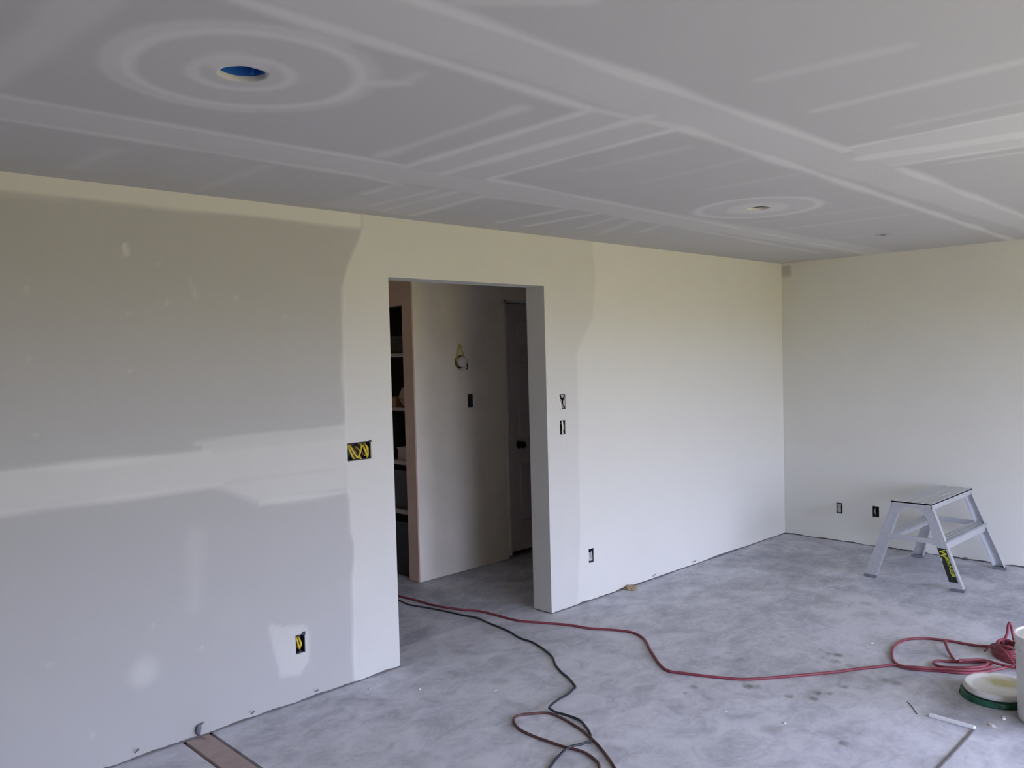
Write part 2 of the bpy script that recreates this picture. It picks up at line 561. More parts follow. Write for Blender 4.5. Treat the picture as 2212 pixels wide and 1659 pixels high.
ex = MB()
ex.quad((DX0, 0, GAP), (DX0, TH, GAP), (DX0, TH, DZ), (DX0, 0, DZ))
ex.quad((DX1, TH, GAP), (DX1, 0, GAP), (DX1, 0, DZ), (DX1, TH, DZ))
ex.quad((DX0, 0, DZ), (DX0, TH, DZ), (DX1, TH, DZ), (DX1, 0, DZ))
for x0, x1, z0, z1 in ((XW, DX0, GAP, H), (DX1, 0, GAP, H), (DX0, DX1, DZ, H)):
    ex.quad((x0, TH, z0), (x1, TH, z0), (x1, TH, z1), (x0, TH, z1))
for cx, cz, hw, hh in BOX_L.values():                                # cut edge of the board around each box
    for a, b in (((-1, -1), (1, -1)), ((1, -1), (1, 1)), ((1, 1), (-1, 1)), ((-1, 1), (-1, -1))):
        ex.quad((cx + a[0] * hw, 0, cz + a[1] * hh), (cx + b[0] * hw, 0, cz + b[1] * hh),
                (cx + b[0] * hw, 0.012, cz + b[1] * hh), (cx + a[0] * hw, 0.012, cz + a[1] * hh))

def place_left(u, v):
    z = v.copy()
    bot = v < GAP + 1e-4
    z[bot] = GAP + 0.004 * np.sin(u[bot] * 23) * np.sin(u[bot] * 7.3) + 0.002 * rng.standard_normal(bot.sum()).clip(-1, 1)
    return np.stack([u, np.zeros_like(u), z], 1)
wall_left = grid_mesh('wall_left', us, vs, place_left, keep_left, M_WALL, {'mud': mud_left}, ex)
mb = MB()
mb.box(XW, DX0 - 0.012, 0.013, TH - 0.013, 0.0005, 0.038)
mb.box(DX1 + 0.012, -0.02, 0.013, TH - 0.013, 0.0005, 0.038)
struct('sole_plate', mb, M_STUD, wall_left)

# ------------------------------------------------------------------ right wall (x = 0)
BOX_R = {'grey': (-0.507, 0.289, 0.027, 0.047), 'black': (-0.818, 0.294, 0.028, 0.046)}
us = axis(YW, 0.0, 0.02, [c[0] + s * c[2] for c in BOX_R.values() for s in (-1, 1)], (-2.4, 0.0))
vs = axis(GAP, H, 0.02, [GAP, H] + [c[1] + s * c[3] for c in BOX_R.values() for s in (-1, 1)])
def keep_right(u, v):
    k = np.ones(u.shape, bool)
    for cx, cz, hw, hh in BOX_R.values():
        k &= ~((np.abs(u - cx) < hw) & (np.abs(v - cz) < hh))
    return k
def mud_right(co):
    m = Mask(co[:, 1], co[:, 2], 0.97)
    m.rect(-6, 0.1, 1.05, 1.40, 0.25, 0.80, 0.03)
    m.rect(-6, 0.1, 2.30, 2.5, 0.03, 0.75)
    m.rect(-0.09, 0.1, -0.1, 2.5, 0.03, 0.80)
    m.rect(-0.09, -0.005, 2.33, 2.42, 0.012, 0.05, 0.004, put=True)
    return m.m
ex = MB()
for cy, cz, hw, hh in BOX_R.values():
    for a, b in (((-1, -1), (1, -1)), ((1, -1), (1, 1)), ((1, 1), (-1, 1)), ((-1, 1), (-1, -1))):
        ex.quad((0, cy + a[0] * hw, cz + a[1] * hh), (0, cy + b[0] * hw, cz + b[1] * hh),
                (0.012, cy + b[0] * hw, cz + b[1] * hh), (0.012, cy + a[0] * hw, cz + a[1] * hh))
ex.quad((TH, YW, 0), (TH, 0, 0), (TH, 0, H), (TH, YW, H))
ex.quad((0, YW, H), (TH, YW, H), (TH, 0, H), (0, 0, H))
ex.quad((0, YW, 0), (TH, YW, 0), (TH, YW, H), (0, YW, H))
def place_right(u, v):
    z = v.copy()
    bot = v < GAP + 1e-4
    z[bot] = GAP + 0.005 * np.sin(u[bot] * 19) * np.sin(u[bot] * 6.1) + 0.002 * rng.standard_normal(bot.sum()).clip(-1, 1)
    return np.stack([np.zeros_like(u), u, z], 1)
wall_right = grid_mesh('wall_right', us, vs, place_right, keep_right, M_WALL, {'mud': mud_right}, ex)
struct('sole_plate', MB().box(0.013, TH - 0.013, YW + 0.02, -0.01, 0.0005, 0.038), M_STUD, wall_right)

# ------------------------------------------------------------------ walls outside the frame, window
mb = MB()
xs = [XW] + [v for w in WINS for v in w[:2]] + [TH]
for a, b in zip(xs[0::2], xs[1::2]):
    mb.box(a, b, YW - 0.15, YW, 0, H)
for x0, x1, z0, z1 in WINS:
    mb.box(x0, x1, YW - 0.15, YW, z1, H).box(x0, x1, YW - 0.15, YW, 0, z0)
struct('wall_front', mb, M_HALL)
struct('wall_back', MB().box(XW - 0.15, XW, YW, TH, 0, H), M_HALL)
for i, (x0, x1, z0, z1) in enumerate(WINS):
    mb = MB()
    for a, b in ((x0, x0 + 0.06), (x1 - 0.06, x1), ((x0 + x1) / 2 - 0.035, (x0 + x1) / 2 + 0.035)):
        mb.box(a, b, YW - 0.11, YW - 0.05, z0, z1)
    mb.box(x0, x1, YW - 0.11, YW - 0.05, z0, z0 + 0.06).box(x0, x1, YW - 0.11, YW - 0.05, z1 - 0.06, z1)
    struct('window_%d' % (i + 1), mb, M_WHITE)
mb = MB()                                             # outer skin of the house
mb.box(TH + 0.01, 0.36, YW - 0.15, 3.5, -0.25, H + 0.3).box(XW - 0.3, 0.36, 3.32, 3.5, -0.25, H + 0.3)
mb.box(XW - 0.3, XW - 0.16, YW - 0.15, 3.5, -0.25, H + 0.3)
mb.box(XW - 0.3, 0.36, YW - 0.15, 3.5, H + 0.22, H + 0.3)
mb.box(XW - 0.3, 0.36, YW - 0.16, YW - 0.15, H - 0.1, H + 0.3)
struct('wall_outer', mb, M_HALL)

# ------------------------------------------------------------------ ceiling
HOLES = [((-5.951, -1.602), 0.060), ((-2.886, -1.380), 0.056)]
SQ = 0.098
marks_u = [c[0] + s * SQ for c, r in HOLES for s in (-1, 1)]
marks_v = [c[1] + s * SQ for c, r in HOLES for s in (-1, 1)]
us = axis(XW, 0.0, 0.015, marks_u, (-6.7, 0.0))
vs = axis(YW, 0.0, 0.015, marks_v, (-3.4, 0.0))
def keep_ceil(u, v):
    k = np.ones(u.shape, bool)
    for c, r in HOLES:
        k &= ~((np.abs(u - c[0]) < SQ) & (np.abs(v - c[1]) < SQ))
    return k
def mud_ceil(co):
    m = Mask(co[:, 0], co[:, 1])
    # long joints along the sheets: filled middle, brighter feathered edges
    for y0, y1 in ((-1.015, -0.755), (-2.25, -2.035)):
        m.rect(-20, 0.5, y0, y1, 0.05, 0.42, 0.01)
    m.seg((-9, -1.0), (-4.99, -1.015), 0.045, 0.05, 0.92, 0.01)
    m.seg((-4.54, -1.04), (0, -0.80), 0.045, 0.05, 0.88, 0.01)
    m.seg((-9, -0.79), (-5.0, -0.765), 0.04, 0.05, 0.86, 0.01)
    m.seg((-5.0, -0.765), (-4.78, -0.72), 0.05, 0.05, 0.8, 0.01)
    m.seg((-4.31, -0.745), (-3.6, -0.79), 0.04, 0.05, 0.62, 0.01)
    m.seg((-3.6, -0.79), (-0.5, -0.60), 0.04, 0.05, 0.55, 0.01)
    m.seg((-9, -2.10), (-5.0, -1.985), 0.05, 0.05, 1.0, 0.01)
    m.seg((-5.0, -1.985), (-4.58, -2.04), 0.05, 0.05, 0.85, 0.01)
    m.seg((-4.58, -2.04), (0, -1.84), 0.05, 0.05, 1.0, 0.01)
    m.seg((-9, -2.25), (-3.80, -2.26), 0.05, 0.05, 1.0, 0.01)
    m.seg((-3.30, -2.27), (0, -2.20), 0.05, 0.05, 1.0, 0.01)
    # joints between sheet ends, middle row
    m.rect(-4.98, -4.57, -2.04, -1.0, 0.06, 0.30, 0.012)
    m.seg((-4.965, -1.0), (-4.985, -1.98), 0.045, 0.05, 0.95, 0.008)
    m.seg((-4.555, -1.06), (-4.59, -2.05), 0.04, 0.045, 0.95, 0.008)
    m.seg((-4.77, -1.0), (-4.79, -2.05), 0.075, 0.06, 0.90, 0.010)
    m.seg((-5.15, -1.1), (-5.17, -1.85), 0.05, 0.05, 0.55, 0.012)
    m.seg((-4.36, -1.40), (-4.34, -1.9), 0.04, 0.06, 0.30)
    m.seg((-3.95, -1.4), (-3.99, -1.93), 0.04, 0.06, 0.28)
    m.seg((-3.56, -1.5), (-3.55, -1.95), 0.04, 0.06, 0.25)
    m.seg((-2.45, -1.0), (-2.35, -1.9), 0.04, 0.06, 0.25)
    m.seg((-2.05, -0.95), (-1.95, -1.85), 0.045, 0.05, 0.40)
    m.seg((-1.45, -0.8), (-1.0, -1.75), 0.03, 0.05, 0.30)
    # row next to the left wall
    m.rect(-4.80, -4.28, -0.75, -0.1, 0.08, 0.25, 0.02)
    for (a, b), v in zip((((-4.78, -0.45), (-4.79, -0.73)), ((-4.59, -0.22), (-4.58, -0.72)), ((-4.46, -0.15), (-4.48, -0.74)), ((-4.25, -0.12), (-4.31, -0.75)),
                          ((-3.71, -0.22), (-3.72, -0.79)), ((-3.48, -0.22), (-3.48, -0.81)), ((-3.16, -0.35), (-3.31, -0.80)),
                          ((-2.86, -0.25), (-3.13, -0.76)), ((-2.70, -0.45), (-2.88, -0.81))),
                         (0.75, 0.7, 0.7, 0.75, 0.65, 0.75, 0.5, 0.45, 0.5)):
        m.seg(a, b, 0.045, 0.05, v, 0.010)
    m.seg((-5.4, -0.1), (-5.4, -0.7), 0.05, 0.06, 0.30)
    m.seg((-5.95, -0.2), (-5.93, -0.6), 0.06, 0.06, 0.32)
    # row on the window side
    m.rect(-3.84, -3.33, -3.3, -2.25, 0.06, 0.55, 0.012)
    m.seg((-3.84, -2.27), (-3.84, -3.3), 0.045, 0.045, 1.0, 0.008)
    m.seg((-3.38, -2.28), (-3.29, -3.0), 0.05, 0.045, 0.95, 0.008)
    m.seg((-3.61, -2.27), (-3.48, -3.0), 0.13, 0.06, 1.0, 0.010)
    m.seg((-3.24, -2.45), (-3.15, -3.0), 0.04, 0.05, 0.6)
    m.seg((-4.42, -2.44), (-4.43, -3.1), 0.05, 0.05, 0.50)
    m.seg((-4.00, -2.53), (-4.00, -3.0), 0.04, 0.05, 0.35)
    m.seg((-4.84, -2.48), (-4.79, -2.85), 0.05, 0.05, 0.35)
    m.seg((-5.82, -2.32), (-5.62, -2.50), 0.05, 0.05, 0.55)
    # sheet ends at far left
    m.seg((-6.44, -1.1), (-6.39, -1.85), 0.10, 0.06, 0.40, 0.015)
    # dimpled circles spread around the two fixture openings
    c = HOLES[0][0]
    m.disc(c, 0.31, 0.08, 0.14)
    m.ring((c[0] + 0.012, c[1] - 0.008), 0.292, 0.045, 0.045, 0.90)
    m.ring((c[0] + 0.012, c[1] - 0.008), 0.332, 0.055, 0.03, 0.55, 60, 285)
    m.ring((c[0] + 0.012, c[1] - 0.008), 0.325, 0.04, 0.04, 0.45)
    m.ring(c, 0.120, 0.04, 0.035, 0.72)
    m.disc((c[0] - 0.05, c[1] - 0.06), 0.085, 0.06, 0.55)
    m.seg((-5.66, -1.745), (-5.585, -1.815), 0.05, 0.05, 0.70, 0.01)
    m.seg((-5.585, -1.815), (-5.60, -1.90), 0.045, 0.05, 0.5, 0.01)
    c = HOLES[1][0]
    m.disc(c, 0.33, 0.08, 0.30)
    m.ring(c, 0.31, 0.05, 0.05, 0.85)
    m.disc(c, 0.17, 0.06, 0.72)
    return m.m
ex = MB()
for c, r in HOLES:
    nseg, nr = 48, 6
    rings = []
    for j in range(nr + 1):
        ring = []
        for k in range(nseg):
            a = 2 * math.pi * (k + 0.5) / nseg
            ca, sa = math.cos(a), math.sin(a)
            q = SQ / max(abs(ca), abs(sa))
            rj = r * (1 + 0.025 * math.sin(k * 7.1) * (1 if k > 26 else 0.2)) if j == 0 else r
            d = rj + (q - r) * j / nr if j else rj
            ring.append((c[0] + ca * d, c[1] + sa * d, H))
        rings.append(ring)
    v = [p for rg in rings for p in rg]
    v += [(p[0], p[1], H + 0.014) for p in rings[0]]
    f = []
    for j in range(nr):
        for k in range(nseg):
            k2 = (k + 1) % nseg
            f.append((j * nseg + k, (j + 1) * nseg + k, (j + 1) * nseg + k2, j * nseg + k2))
    b0 = (nr + 1) * nseg
    for k in range(nseg):
        k2 = (k + 1) % nseg
        f.append((b0 + k, k, k2, b0 + k2))
    o0 = len(ex.v)
    ex.add(v, f)
    # corner wedges between the last ring and the square hole
    for sx in (-1, 1):
        for sy in (-1, 1):
            A = math.atan2(sy, sx) % (2 * math.pi)
            k = int(A / (2 * math.pi) * nseg - 0.5) % nseg
            p, q = rings[-1][k], rings[-1][(k + 1) % nseg]
            ex.add([p, (c[0] + sx * SQ, c[1] + sy * SQ, H), q], [(0, 1, 2)])
ex.quad((XW, YW, H + 0.2), (0, YW, H + 0.2), (0, 0, H + 0.2), (XW, 0, H + 0.2))
ceiling = grid_mesh('ceiling', us, vs, lambda u, v: np.stack([u, v, np.full_like(u, H)], 1), keep_ceil, M_CEIL, {'mud': mud_ceil}, ex)

# ------------------------------------------------------------------ floor slab
BX0, BX1, BY0 = -5.532, -5.396, -1.1             # slot with the wooden divider
us = axis(XW, 0.2, 0.02, [BX0, BX1], (-5.8, 0.2))
vs = axis(YW, 3.3, 0.02, [BY0, 0.0], (-3.2, 1.4))
def spots(co, lst, soft=0.02):
    m = Mask(co[:, 0], co[:, 1])
    for x, y, r, v in lst:
        m.disc((x, y), r, max(soft, r), v)
    return m
STAINS = [(-3.315, -1.524, 0.030, 0.7), (-3.29, -1.56, 0.018, 0.45), (-3.298, -1.734, 0.016, 0.6), (-3.242, -1.832, 0.02, 0.7), (-3.168, -1.817, 0.02, 0.7),
          (-3.132, -1.856, 0.018, 0.5), (-3.014, -1.878, 0.018, 0.6), (-2.614, -1.665, 0.026, 0.7), (-2.624, -1.619, 0.018, 0.45),
          (-2.601, -1.563, 0.016, 0.45), (-2.708, -1.627, 0.015, 0.45), (-2.547, -1.30, 0.024, 0.35), (-3.078, -1.199, 0.02, 0.35),
          (-3.02, -1.298, 0.018, 0.35), (-2.975, -1.212, 0.014, 0.3), (-1.609, -1.401, 0.04, 0.30), (-2.798, -1.986, 0.026, 0.5),
          (-2.794, -2.048, 0.026, 0.4), (-3.502, -1.326, 0.018, 0.55), (-2.72, -1.778, 0.02, 0.5), (-2.713, -1.699, 0.022, 0.45),
          (-3.574, -1.464, 0.018, 0.3), (-3.674, -1.842, 0.05, 0.25), (-3.594, -2.127, 0.02, 0.6), (-3.597, -1.339, 0.014, 0.5),
          (-4.1, -0.55, 0.05, 0.22), (-3.9, -0.35, 0.06, 0.2), (-4.6, -0.7, 0.06, 0.18), (-1.9, -1.0, 0.07, 0.2), (-1.3, -0.75, 0.06, 0.2)]
def dust_tone_f(co):
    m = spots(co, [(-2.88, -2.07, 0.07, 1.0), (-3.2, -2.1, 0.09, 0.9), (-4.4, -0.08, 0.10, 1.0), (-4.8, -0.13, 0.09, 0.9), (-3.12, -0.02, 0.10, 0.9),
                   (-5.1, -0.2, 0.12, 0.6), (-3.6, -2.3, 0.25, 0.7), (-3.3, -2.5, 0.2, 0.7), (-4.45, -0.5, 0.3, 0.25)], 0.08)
    m.m = np.maximum(m.m, 0.85 * sstep((-co[:, 0] - 1.4 + wobble(co[:, 0], co[:, 1], 0.35, 2.2)) / 2.6) * (co[:, 1] < 0.25))  # floor gets paler with distance from the far corner
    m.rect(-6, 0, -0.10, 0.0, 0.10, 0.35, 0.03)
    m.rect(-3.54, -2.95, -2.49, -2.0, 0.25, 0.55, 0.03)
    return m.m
def stain_f(co):
    m = spots(co, STAINS)
    m.poly([(-3.06, -2.31), (-2.86, -2.28), (-2.74, -2.20), (-2.45, -2.30), (-2.45, -2.85), (-3.02, -2.85), (-3.06, -2.5)], 0.10, 0.30)   # grimy patch under the lids
    return m.m
ex = MB()
ex.quad((BX0, BY0, 0), (BX0, 0, 0), (BX0, 0, -0.03), (BX0, BY0, -0.03))
ex.quad((BX1, BY0, 0), (BX1, 0, 0), (BX1, 0, -0.03), (BX1, BY0, -0.03))
ex.quad((BX0, BY0, 0), (BX1, BY0, 0), (BX1, BY0, -0.03), (BX0, BY0, -0.03))
ex.quad((BX0, BY0, -0.03), (BX1, BY0, -0.03), (BX1, 0.0, -0.03), (BX0, 0.0, -0.03))
ex.quad((XW, YW, -0.2), (0.2, YW, -0.2), (0.2, 3.3, -0.2), (XW, 3.3, -0.2))
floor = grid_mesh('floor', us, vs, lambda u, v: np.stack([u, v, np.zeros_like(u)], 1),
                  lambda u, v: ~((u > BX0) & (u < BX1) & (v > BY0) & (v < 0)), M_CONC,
                  {'dust': dust_tone_f, 'stain': stain_f}, ex)
struct('board', MB().box(BX0 + 0.014, BX1 - 0.014, BY0 + 0.005, -0.002, -0.028, 0.001), M_BOARD, floor, bevel=0.002)

# ------------------------------------------------------------------ hall behind the doorway
HY, CX, CT = 1.25, -3.22, 0.117
HD0, HD1, HDZ = -2.275, -1.50, 2.135
mb = MB()
mb.box(CX + 0.012, HD0, HY, HY + CT, 0.004, H).box(HD1, 0.2, HY, HY + CT, 0, H).box(HD0, HD1, HY, HY + CT, HDZ, H)
wall_hall = struct('wall_hall', mb, M_HALL)
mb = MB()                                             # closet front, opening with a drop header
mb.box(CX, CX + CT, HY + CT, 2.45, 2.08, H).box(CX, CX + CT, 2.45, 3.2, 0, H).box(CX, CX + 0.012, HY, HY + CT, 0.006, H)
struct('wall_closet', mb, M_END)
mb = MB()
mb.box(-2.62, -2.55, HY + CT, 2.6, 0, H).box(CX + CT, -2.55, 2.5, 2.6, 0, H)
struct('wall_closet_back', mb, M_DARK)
mb = MB()
mb.box(-4.75, -4.6, TH, 3.2, 0, H).box(-4.75, CX + CT, 3.2, 3.3, 0, H).box(0.0, 0.15, TH, HY, 0, H)
struct('wall_hall_end', mb, M_HALL)
struct('ceiling_hall', MB().box(-4.75, 0.2, TH, 3.3, H, H + 0.1), M_HALL)

# six panel door
door = struct('door_1', MB().box(HD0 + 0.028, HD1 - 0.028, HY + 0.020, HY + 0.048, 0.050, HDZ - 0.03), M_DOOR)
rails = MB()
DA, DB, D0, D1 = HD0 + 0.028, HD1 - 0.028, 0.050, HDZ - 0.03
st = 0.11
mid = (DA + DB) / 2
for a, b in ((DA, DA + st), (mid - 0.05, mid + 0.05), (DB - st, DB)):
    rails.box(a, b, HY + 0.010, HY + 0.022, D0, D1)
zr = [D0, D0 + 0.22, 0.80, 0.98, 1.62, 1.74, D1 - 0.12, D1]
for a, b in ((zr[0], zr[1]), (zr[2], zr[3]), (zr[4], zr[5]), (zr[6], zr[7])):
    rails.box(DA, DB, HY + 0.0105, HY + 0.022, a, b)
struct('rail_frame', rails, M_DOOR, door)
for a, b in ((DA + st, mid - 0.05), (mid + 0.05, DB - st)):
    for c, d in ((zr[1], zr[2]), (zr[3], zr[4]), (zr[5], zr[6])):
        struct('panel', MB().hexa([(a + 0.01, HY + 0.022, c + 0.01), (b - 0.01, HY + 0.022, c + 0.01), (b - 0.01, HY + 0.022, d - 0.01), (a + 0.01, HY + 0.022, d - 0.01),
                                   (a + 0.035, HY + 0.012, c + 0.035), (b - 0.035, HY + 0.012, c + 0.035), (b - 0.035, HY + 0.012, d - 0.035), (a + 0.035, HY + 0.012, d - 0.035)]), M_DOOR, door)
kn = MB()
prof = [(0.0, 0.0), (0.032, 0.0), (0.032, 0.006), (0.013, 0.012), (0.012, 0.030), (0.024, 0.038), (0.029, 0.052), (0.024, 0.064), (0.012, 0.070), (0.0, 0.071)]
kn.lathe(prof, 24)
kn.v = [(-2.128 + x, HY + 0.010 - z, 0.935 + y) for x, y, z in kn.v]
struct('knob', kn, M_BRONZE, door, smooth=True)['label'] = 'dark bronze door knob'
mb = MB()
mb.box(HD0, HD0 + 0.022, HY - 0.006, HY + CT + 0.006, 0.03, HDZ).box(HD1 - 0.022, HD1, HY - 0.006, HY + CT + 0.006, 0.03, HDZ)
mb.box(HD0, HD1, HY - 0.006, HY + CT + 0.006, HDZ - 0.022, HDZ)
struct('trim_1', mb, M_WHITE)
# near-black panel added so the room behind the door looks unlit
struct('dark_panel_door', MB().box(HD0 - 0.1, HD1 + 0.1, HY + CT + 0.25, HY + CT + 0.3, 0, H), M_DARK)

# closet shelves and what stands on them
names = ['topmost of four white shelves in the dark hall closet', 'second white shelf from the top in the dark hall closet',
         'third white shelf from the top in the dark hall closet', 'lowest white shelf in the dark hall closet']
for z, lab in zip((1.718, 1.309, 0.898, 0.520), names):
    o = obj('closet_shelf', MB().box(CX + 0.02, -2.625, HY + CT + 0.003, 2.45, z - 0.028, z), M_SHELF, bevel=0.002)
    tag(o, lab, 'shelf', 'white closet shelves')
t = thing('cardboard_box', 'pale cardboard box on the third closet shelf', 'box', (-3.10, 1.50, 0.898))
obj('carton', MB().box(-0.06, 0.16, -0.085, 0.05, 0, 0.09), M_PINKW, t, bevel=0.003)
obj('lid_flap', MB().box(-0.064, 0.164, -0.089, 0.054, 0.086, 0.098), M_PINKW, t)
t = thing('cloth_bundle', 'pale rounded cloth bundle on the second closet shelf', 'bundle', (-3.08, 1.47, 1.309))
b = MB()
b.lathe([(0.0, 0.0), (0.06, 0.005), (0.085, 0.05), (0.088, 0.09), (0.07, 0.14), (0.03, 0.165), (0.0, 0.17)], 24)
obj('bundle', b, M_PINKW, t, smooth=True)
b = MB().tube(smooth_path([(0.09 * math.cos(a), 0.09 * math.sin(a), 0.06 + 0.01 * math.sin(3 * a)) for a in np.linspace(0, 6.28, 14)]), 0.006, 6)
obj('tie', b, M_TAN, t, smooth=True)
t = thing('small_carton', 'small brown carton beside the pale bundle in the closet', 'box', (-3.10, 1.62, 1.309))
obj('carton', MB().box(-0.05, 0.12, -0.045, 0.05, 0, 0.07), M_TAN, t, bevel=0.003)
for z, dy, h, lab in ((0.520, 0.0, 0.30, 'dark bin on the lowest closet shelf'), (0.0, 0.0, 0.42, 'dark bin on the closet floor under the lowest shelf'), (0.898, 0.22, 0.33, 'dark bin on the third closet shelf behind the pale box')):
    t = thing('storage_bin', lab, 'bin', (-3.04, 1.54 + dy, z), 'dark bins in the hall closet')
    obj('body', MB().hexa([(-0.12, -0.12, 0), (0.3, -0.12, 0), (0.3, 0.14, 0), (-0.12, 0.14, 0), (-0.135, -0.135, h), (0.315, -0.135, h), (0.315, 0.15, h), (-0.135, 0.15, h)]), M_BLACK, t)
    obj('rim', MB().box(-0.14, 0.32, -0.14, 0.155, h - 0.012, h + 0.002), M_NAVY, t)
t = thing('spray_can', 'dark can on the topmost closet shelf', 'can', (-3.09, 1.415, 1.718))
obj('body', MB().lathe([(0, 0), (0.034, 0), (0.034, 0.16), (0.022, 0.18), (0.0, 0.18)], 20), M_GREYCL, t, smooth=True)
obj('cap', MB().lathe([(0, 0.18), (0.021, 0.18), (0.021, 0.215), (0.0, 0.218)], 20), M_BLACK, t, smooth=True)
t = thing('storage_bin', 'dark low bin on the topmost closet shelf behind the can', 'bin', (-3.02, 1.56, 1.718))
obj('body', MB().hexa([(-0.08, -0.09, 0), (0.2, -0.09, 0), (0.2, 0.12, 0), (-0.08, 0.12, 0), (-0.095, -0.10, 0.13), (0.215, -0.10, 0.13), (0.215, 0.13, 0.13), (-0.095, 0.13, 0.13)]), M_BLACK, t)
obj('rim', MB().box(-0.10, 0.22, -0.105, 0.135, 0.12, 0.133), M_NAVY, t)

# ------------------------------------------------------------------ electrical boxes in the walls
def box_shell(hw, hh, depth=0.055, w=0.003):
    """open box, front at local y = 0, going back to y = depth"""
    m = MB()
    m.box(-hw, hw, depth - w, depth, -hh, hh)
    m.box(-hw, -hw + w, 0, depth, -hh, hh).box(hw - w, hw, 0, depth, -hh, hh)
    m.box(-hw, hw, 0, depth, -hh, -hh + w).box(-hw, hw, 0, depth, hh - w, hh)
    for s in (-1, 1):                                # screw bosses
        m.box(-0.006, 0.006, 0.001, 0.02, s * hh - (0.010 if s > 0 else -w), s * hh - (w if s > 0 else -0.010))
    return m

def elbox(name, lab, loc, hw, hh, mat, rz=0.0, group='open electrical boxes in the bare walls'):
    t = thing(name, lab, 'electrical box', loc, group, rz)
    obj('box_shell', box_shell(hw - 0.0015, hh - 0.0015), mat, t)
    return t

def wire(t, pts, r, mat, name='wire'):
    return obj(name, MB().tube(smooth_path(pts, 0.006), r, 8), mat, t, smooth=True)

FR = 0.004
c = BOX_L['three']
t = elbox('electrical_box', 'wide dark three-gang box crammed with yellow cables left of the doorway', (c[0], FR, c[1]), c[2], c[3], M_NAVY)
for pts in ([(-0.068, 0.045, 0.045), (-0.062, 0.012, 0.030), (-0.045, 0.004, -0.012), (-0.030, 0.010, -0.035), (-0.010, 0.03, -0.040)],
            [(-0.052, 0.045, 0.042), (-0.048, 0.008, 0.028), (-0.030, 0.002, -0.008), (-0.012, 0.004, -0.030), (0.004, 0.012, -0.036)],
            [(0.018, 0.045, 0.042), (0.018, 0.008, 0.030), (0.010, 0.001, 0.000), (0.000, 0.000, -0.024), (0.012, 0.004, -0.042)],
            [(0.000, 0.035, 0.020), (0.006, 0.008, 0.004), (0.002, 0.003, -0.018), (-0.012, 0.012, -0.036)],
            [(0.022, 0.045, 0.040), (0.028, 0.006, 0.025), (0.036, 0.000, 0.002), (0.046, 0.002, -0.020), (0.056, 0.010, -0.038)],
            [(0.044, 0.045, 0.044), (0.044, 0.006, 0.030), (0.050, -0.001, 0.004), (0.056, 0.002, -0.014), (0.060, 0.012, -0.036)],
            [(0.058, 0.045, 0.036), (0.060, 0.008, 0.010), (0.052, 0.004, -0.012), (0.040, 0.012, -0.028)]):
    wire(t, pts, 0.0052, M_YELLOW, 'cable')
for pts in ([(-0.025, 0.045, 0.035), (-0.022, 0.012, 0.010), (-0.008, 0.008, -0.015), (0.004, 0.02, -0.03)],
            [(0.030, 0.045, 0.03), (0.026, 0.014, 0.0), (0.030, 0.008, -0.02), (0.036, 0.03, -0.036)]):
    wire(t, pts, 0.002, M_COPPER, 'ground_wire')
obj('ear', MB().box(0.060, 0.076, -0.006, 0.0, 0.040, 0.054), M_NAVY, t)

c = BOX_L['low']
t = elbox('electrical_box', 'dark single box with a yellow cable low on the grey wall left of the doorway', (c[0], FR, c[1]), c[2], c[3], M_NAVY)
for pts in ([(-0.014, 0.045, 0.040), (-0.016, 0.006, 0.026), (-0.012, -0.002, 0.0), (-0.004, 0.004, -0.020), (0.004, 0.02, -0.026)],
            [(-0.002, 0.045, 0.040), (-0.004, 0.005, 0.028), (0.002, -0.002, 0.004), (0.004, 0.004, -0.014), (-0.004, 0.02, -0.024)],
            [(-0.018, 0.04, -0.01), (-0.010, 0.006, -0.012), (0.0, 0.004, -0.022), (0.004, 0.02, -0.032)]):
    wire(t, pts, 0.0052, M_YELLOW, 'cable')
obj('ear', MB().box(0.010, 0.028, -0.006, 0.0, 0.040, 0.056), M_NAVY, t)

def splat(pts, y, th=0.003):
    """ragged flake of dried compound, outline given as (x, z)"""
    m = MB()
    n = len(pts)
    m.add([(x, y, z) for x, z in pts] + [(x, y + th, z) for x, z in pts],
          [tuple(range(n)), tuple(range(2 * n - 1, n - 1, -1))] + [(i, (i + 1) % n, n + (i + 1) % n, n + i) for i in range(n)])
    return m

c = BOX_L['up']
t = elbox('electrical_box', 'upper switch box right of the doorway, smeared with compound', (c[0], FR, c[1]), c[2], c[3], M_BLACK)
obj('compound_smear', splat([(-0.027, 0.030), (-0.021, 0.034), (-0.014, 0.006), (-0.006, -0.028), (-0.002, -0.047), (-0.020, -0.047), (-0.026, -0.02)], 0.0), M_CHIP, t)
obj('compound_smear', splat([(0.027, 0.035), (0.020, 0.020), (0.012, 0.004), (0.013, -0.014), (0.020, -0.026), (0.027, -0.030)], 0.0), M_CHIP, t)
obj('compound_smear', splat([(-0.010, 0.047), (-0.005, 0.030), (0.004, 0.024), (0.014, 0.034), (0.020, 0.047)], 0.0), M_MUDGREY, t)
obj('compound_smear', splat([(0.004, -0.012), (0.012, -0.026), (0.013, -0.044), (0.004, -0.040)], 0.001), M_MUDGREY, t)
wire(t, [(0.004, 0.045, 0.03), (0.000, 0.010, 0.012), (-0.002, 0.006, -0.010), (0.006, 0.02, -0.03)], 0.004, M_MUDGREY)
c = BOX_L['mid']
t = elbox('electrical_box', 'lower switch box right of the doorway with a pale strip down its middle', (c[0], FR, c[1]), c[2], c[3], M_BLACK)
obj('compound_smear', splat([(-0.006, 0.046), (0.006, 0.046), (0.010, 0.020), (0.006, -0.010), (0.010, -0.044), (-0.004, -0.046), (-0.002, -0.01)], 0.0), M_CHIP, t)
obj('compound_smear', splat([(0.010, 0.010), (0.018, 0.014), (0.019, -0.018), (0.010, -0.020)], 0.001), M_MUDGREY, t)
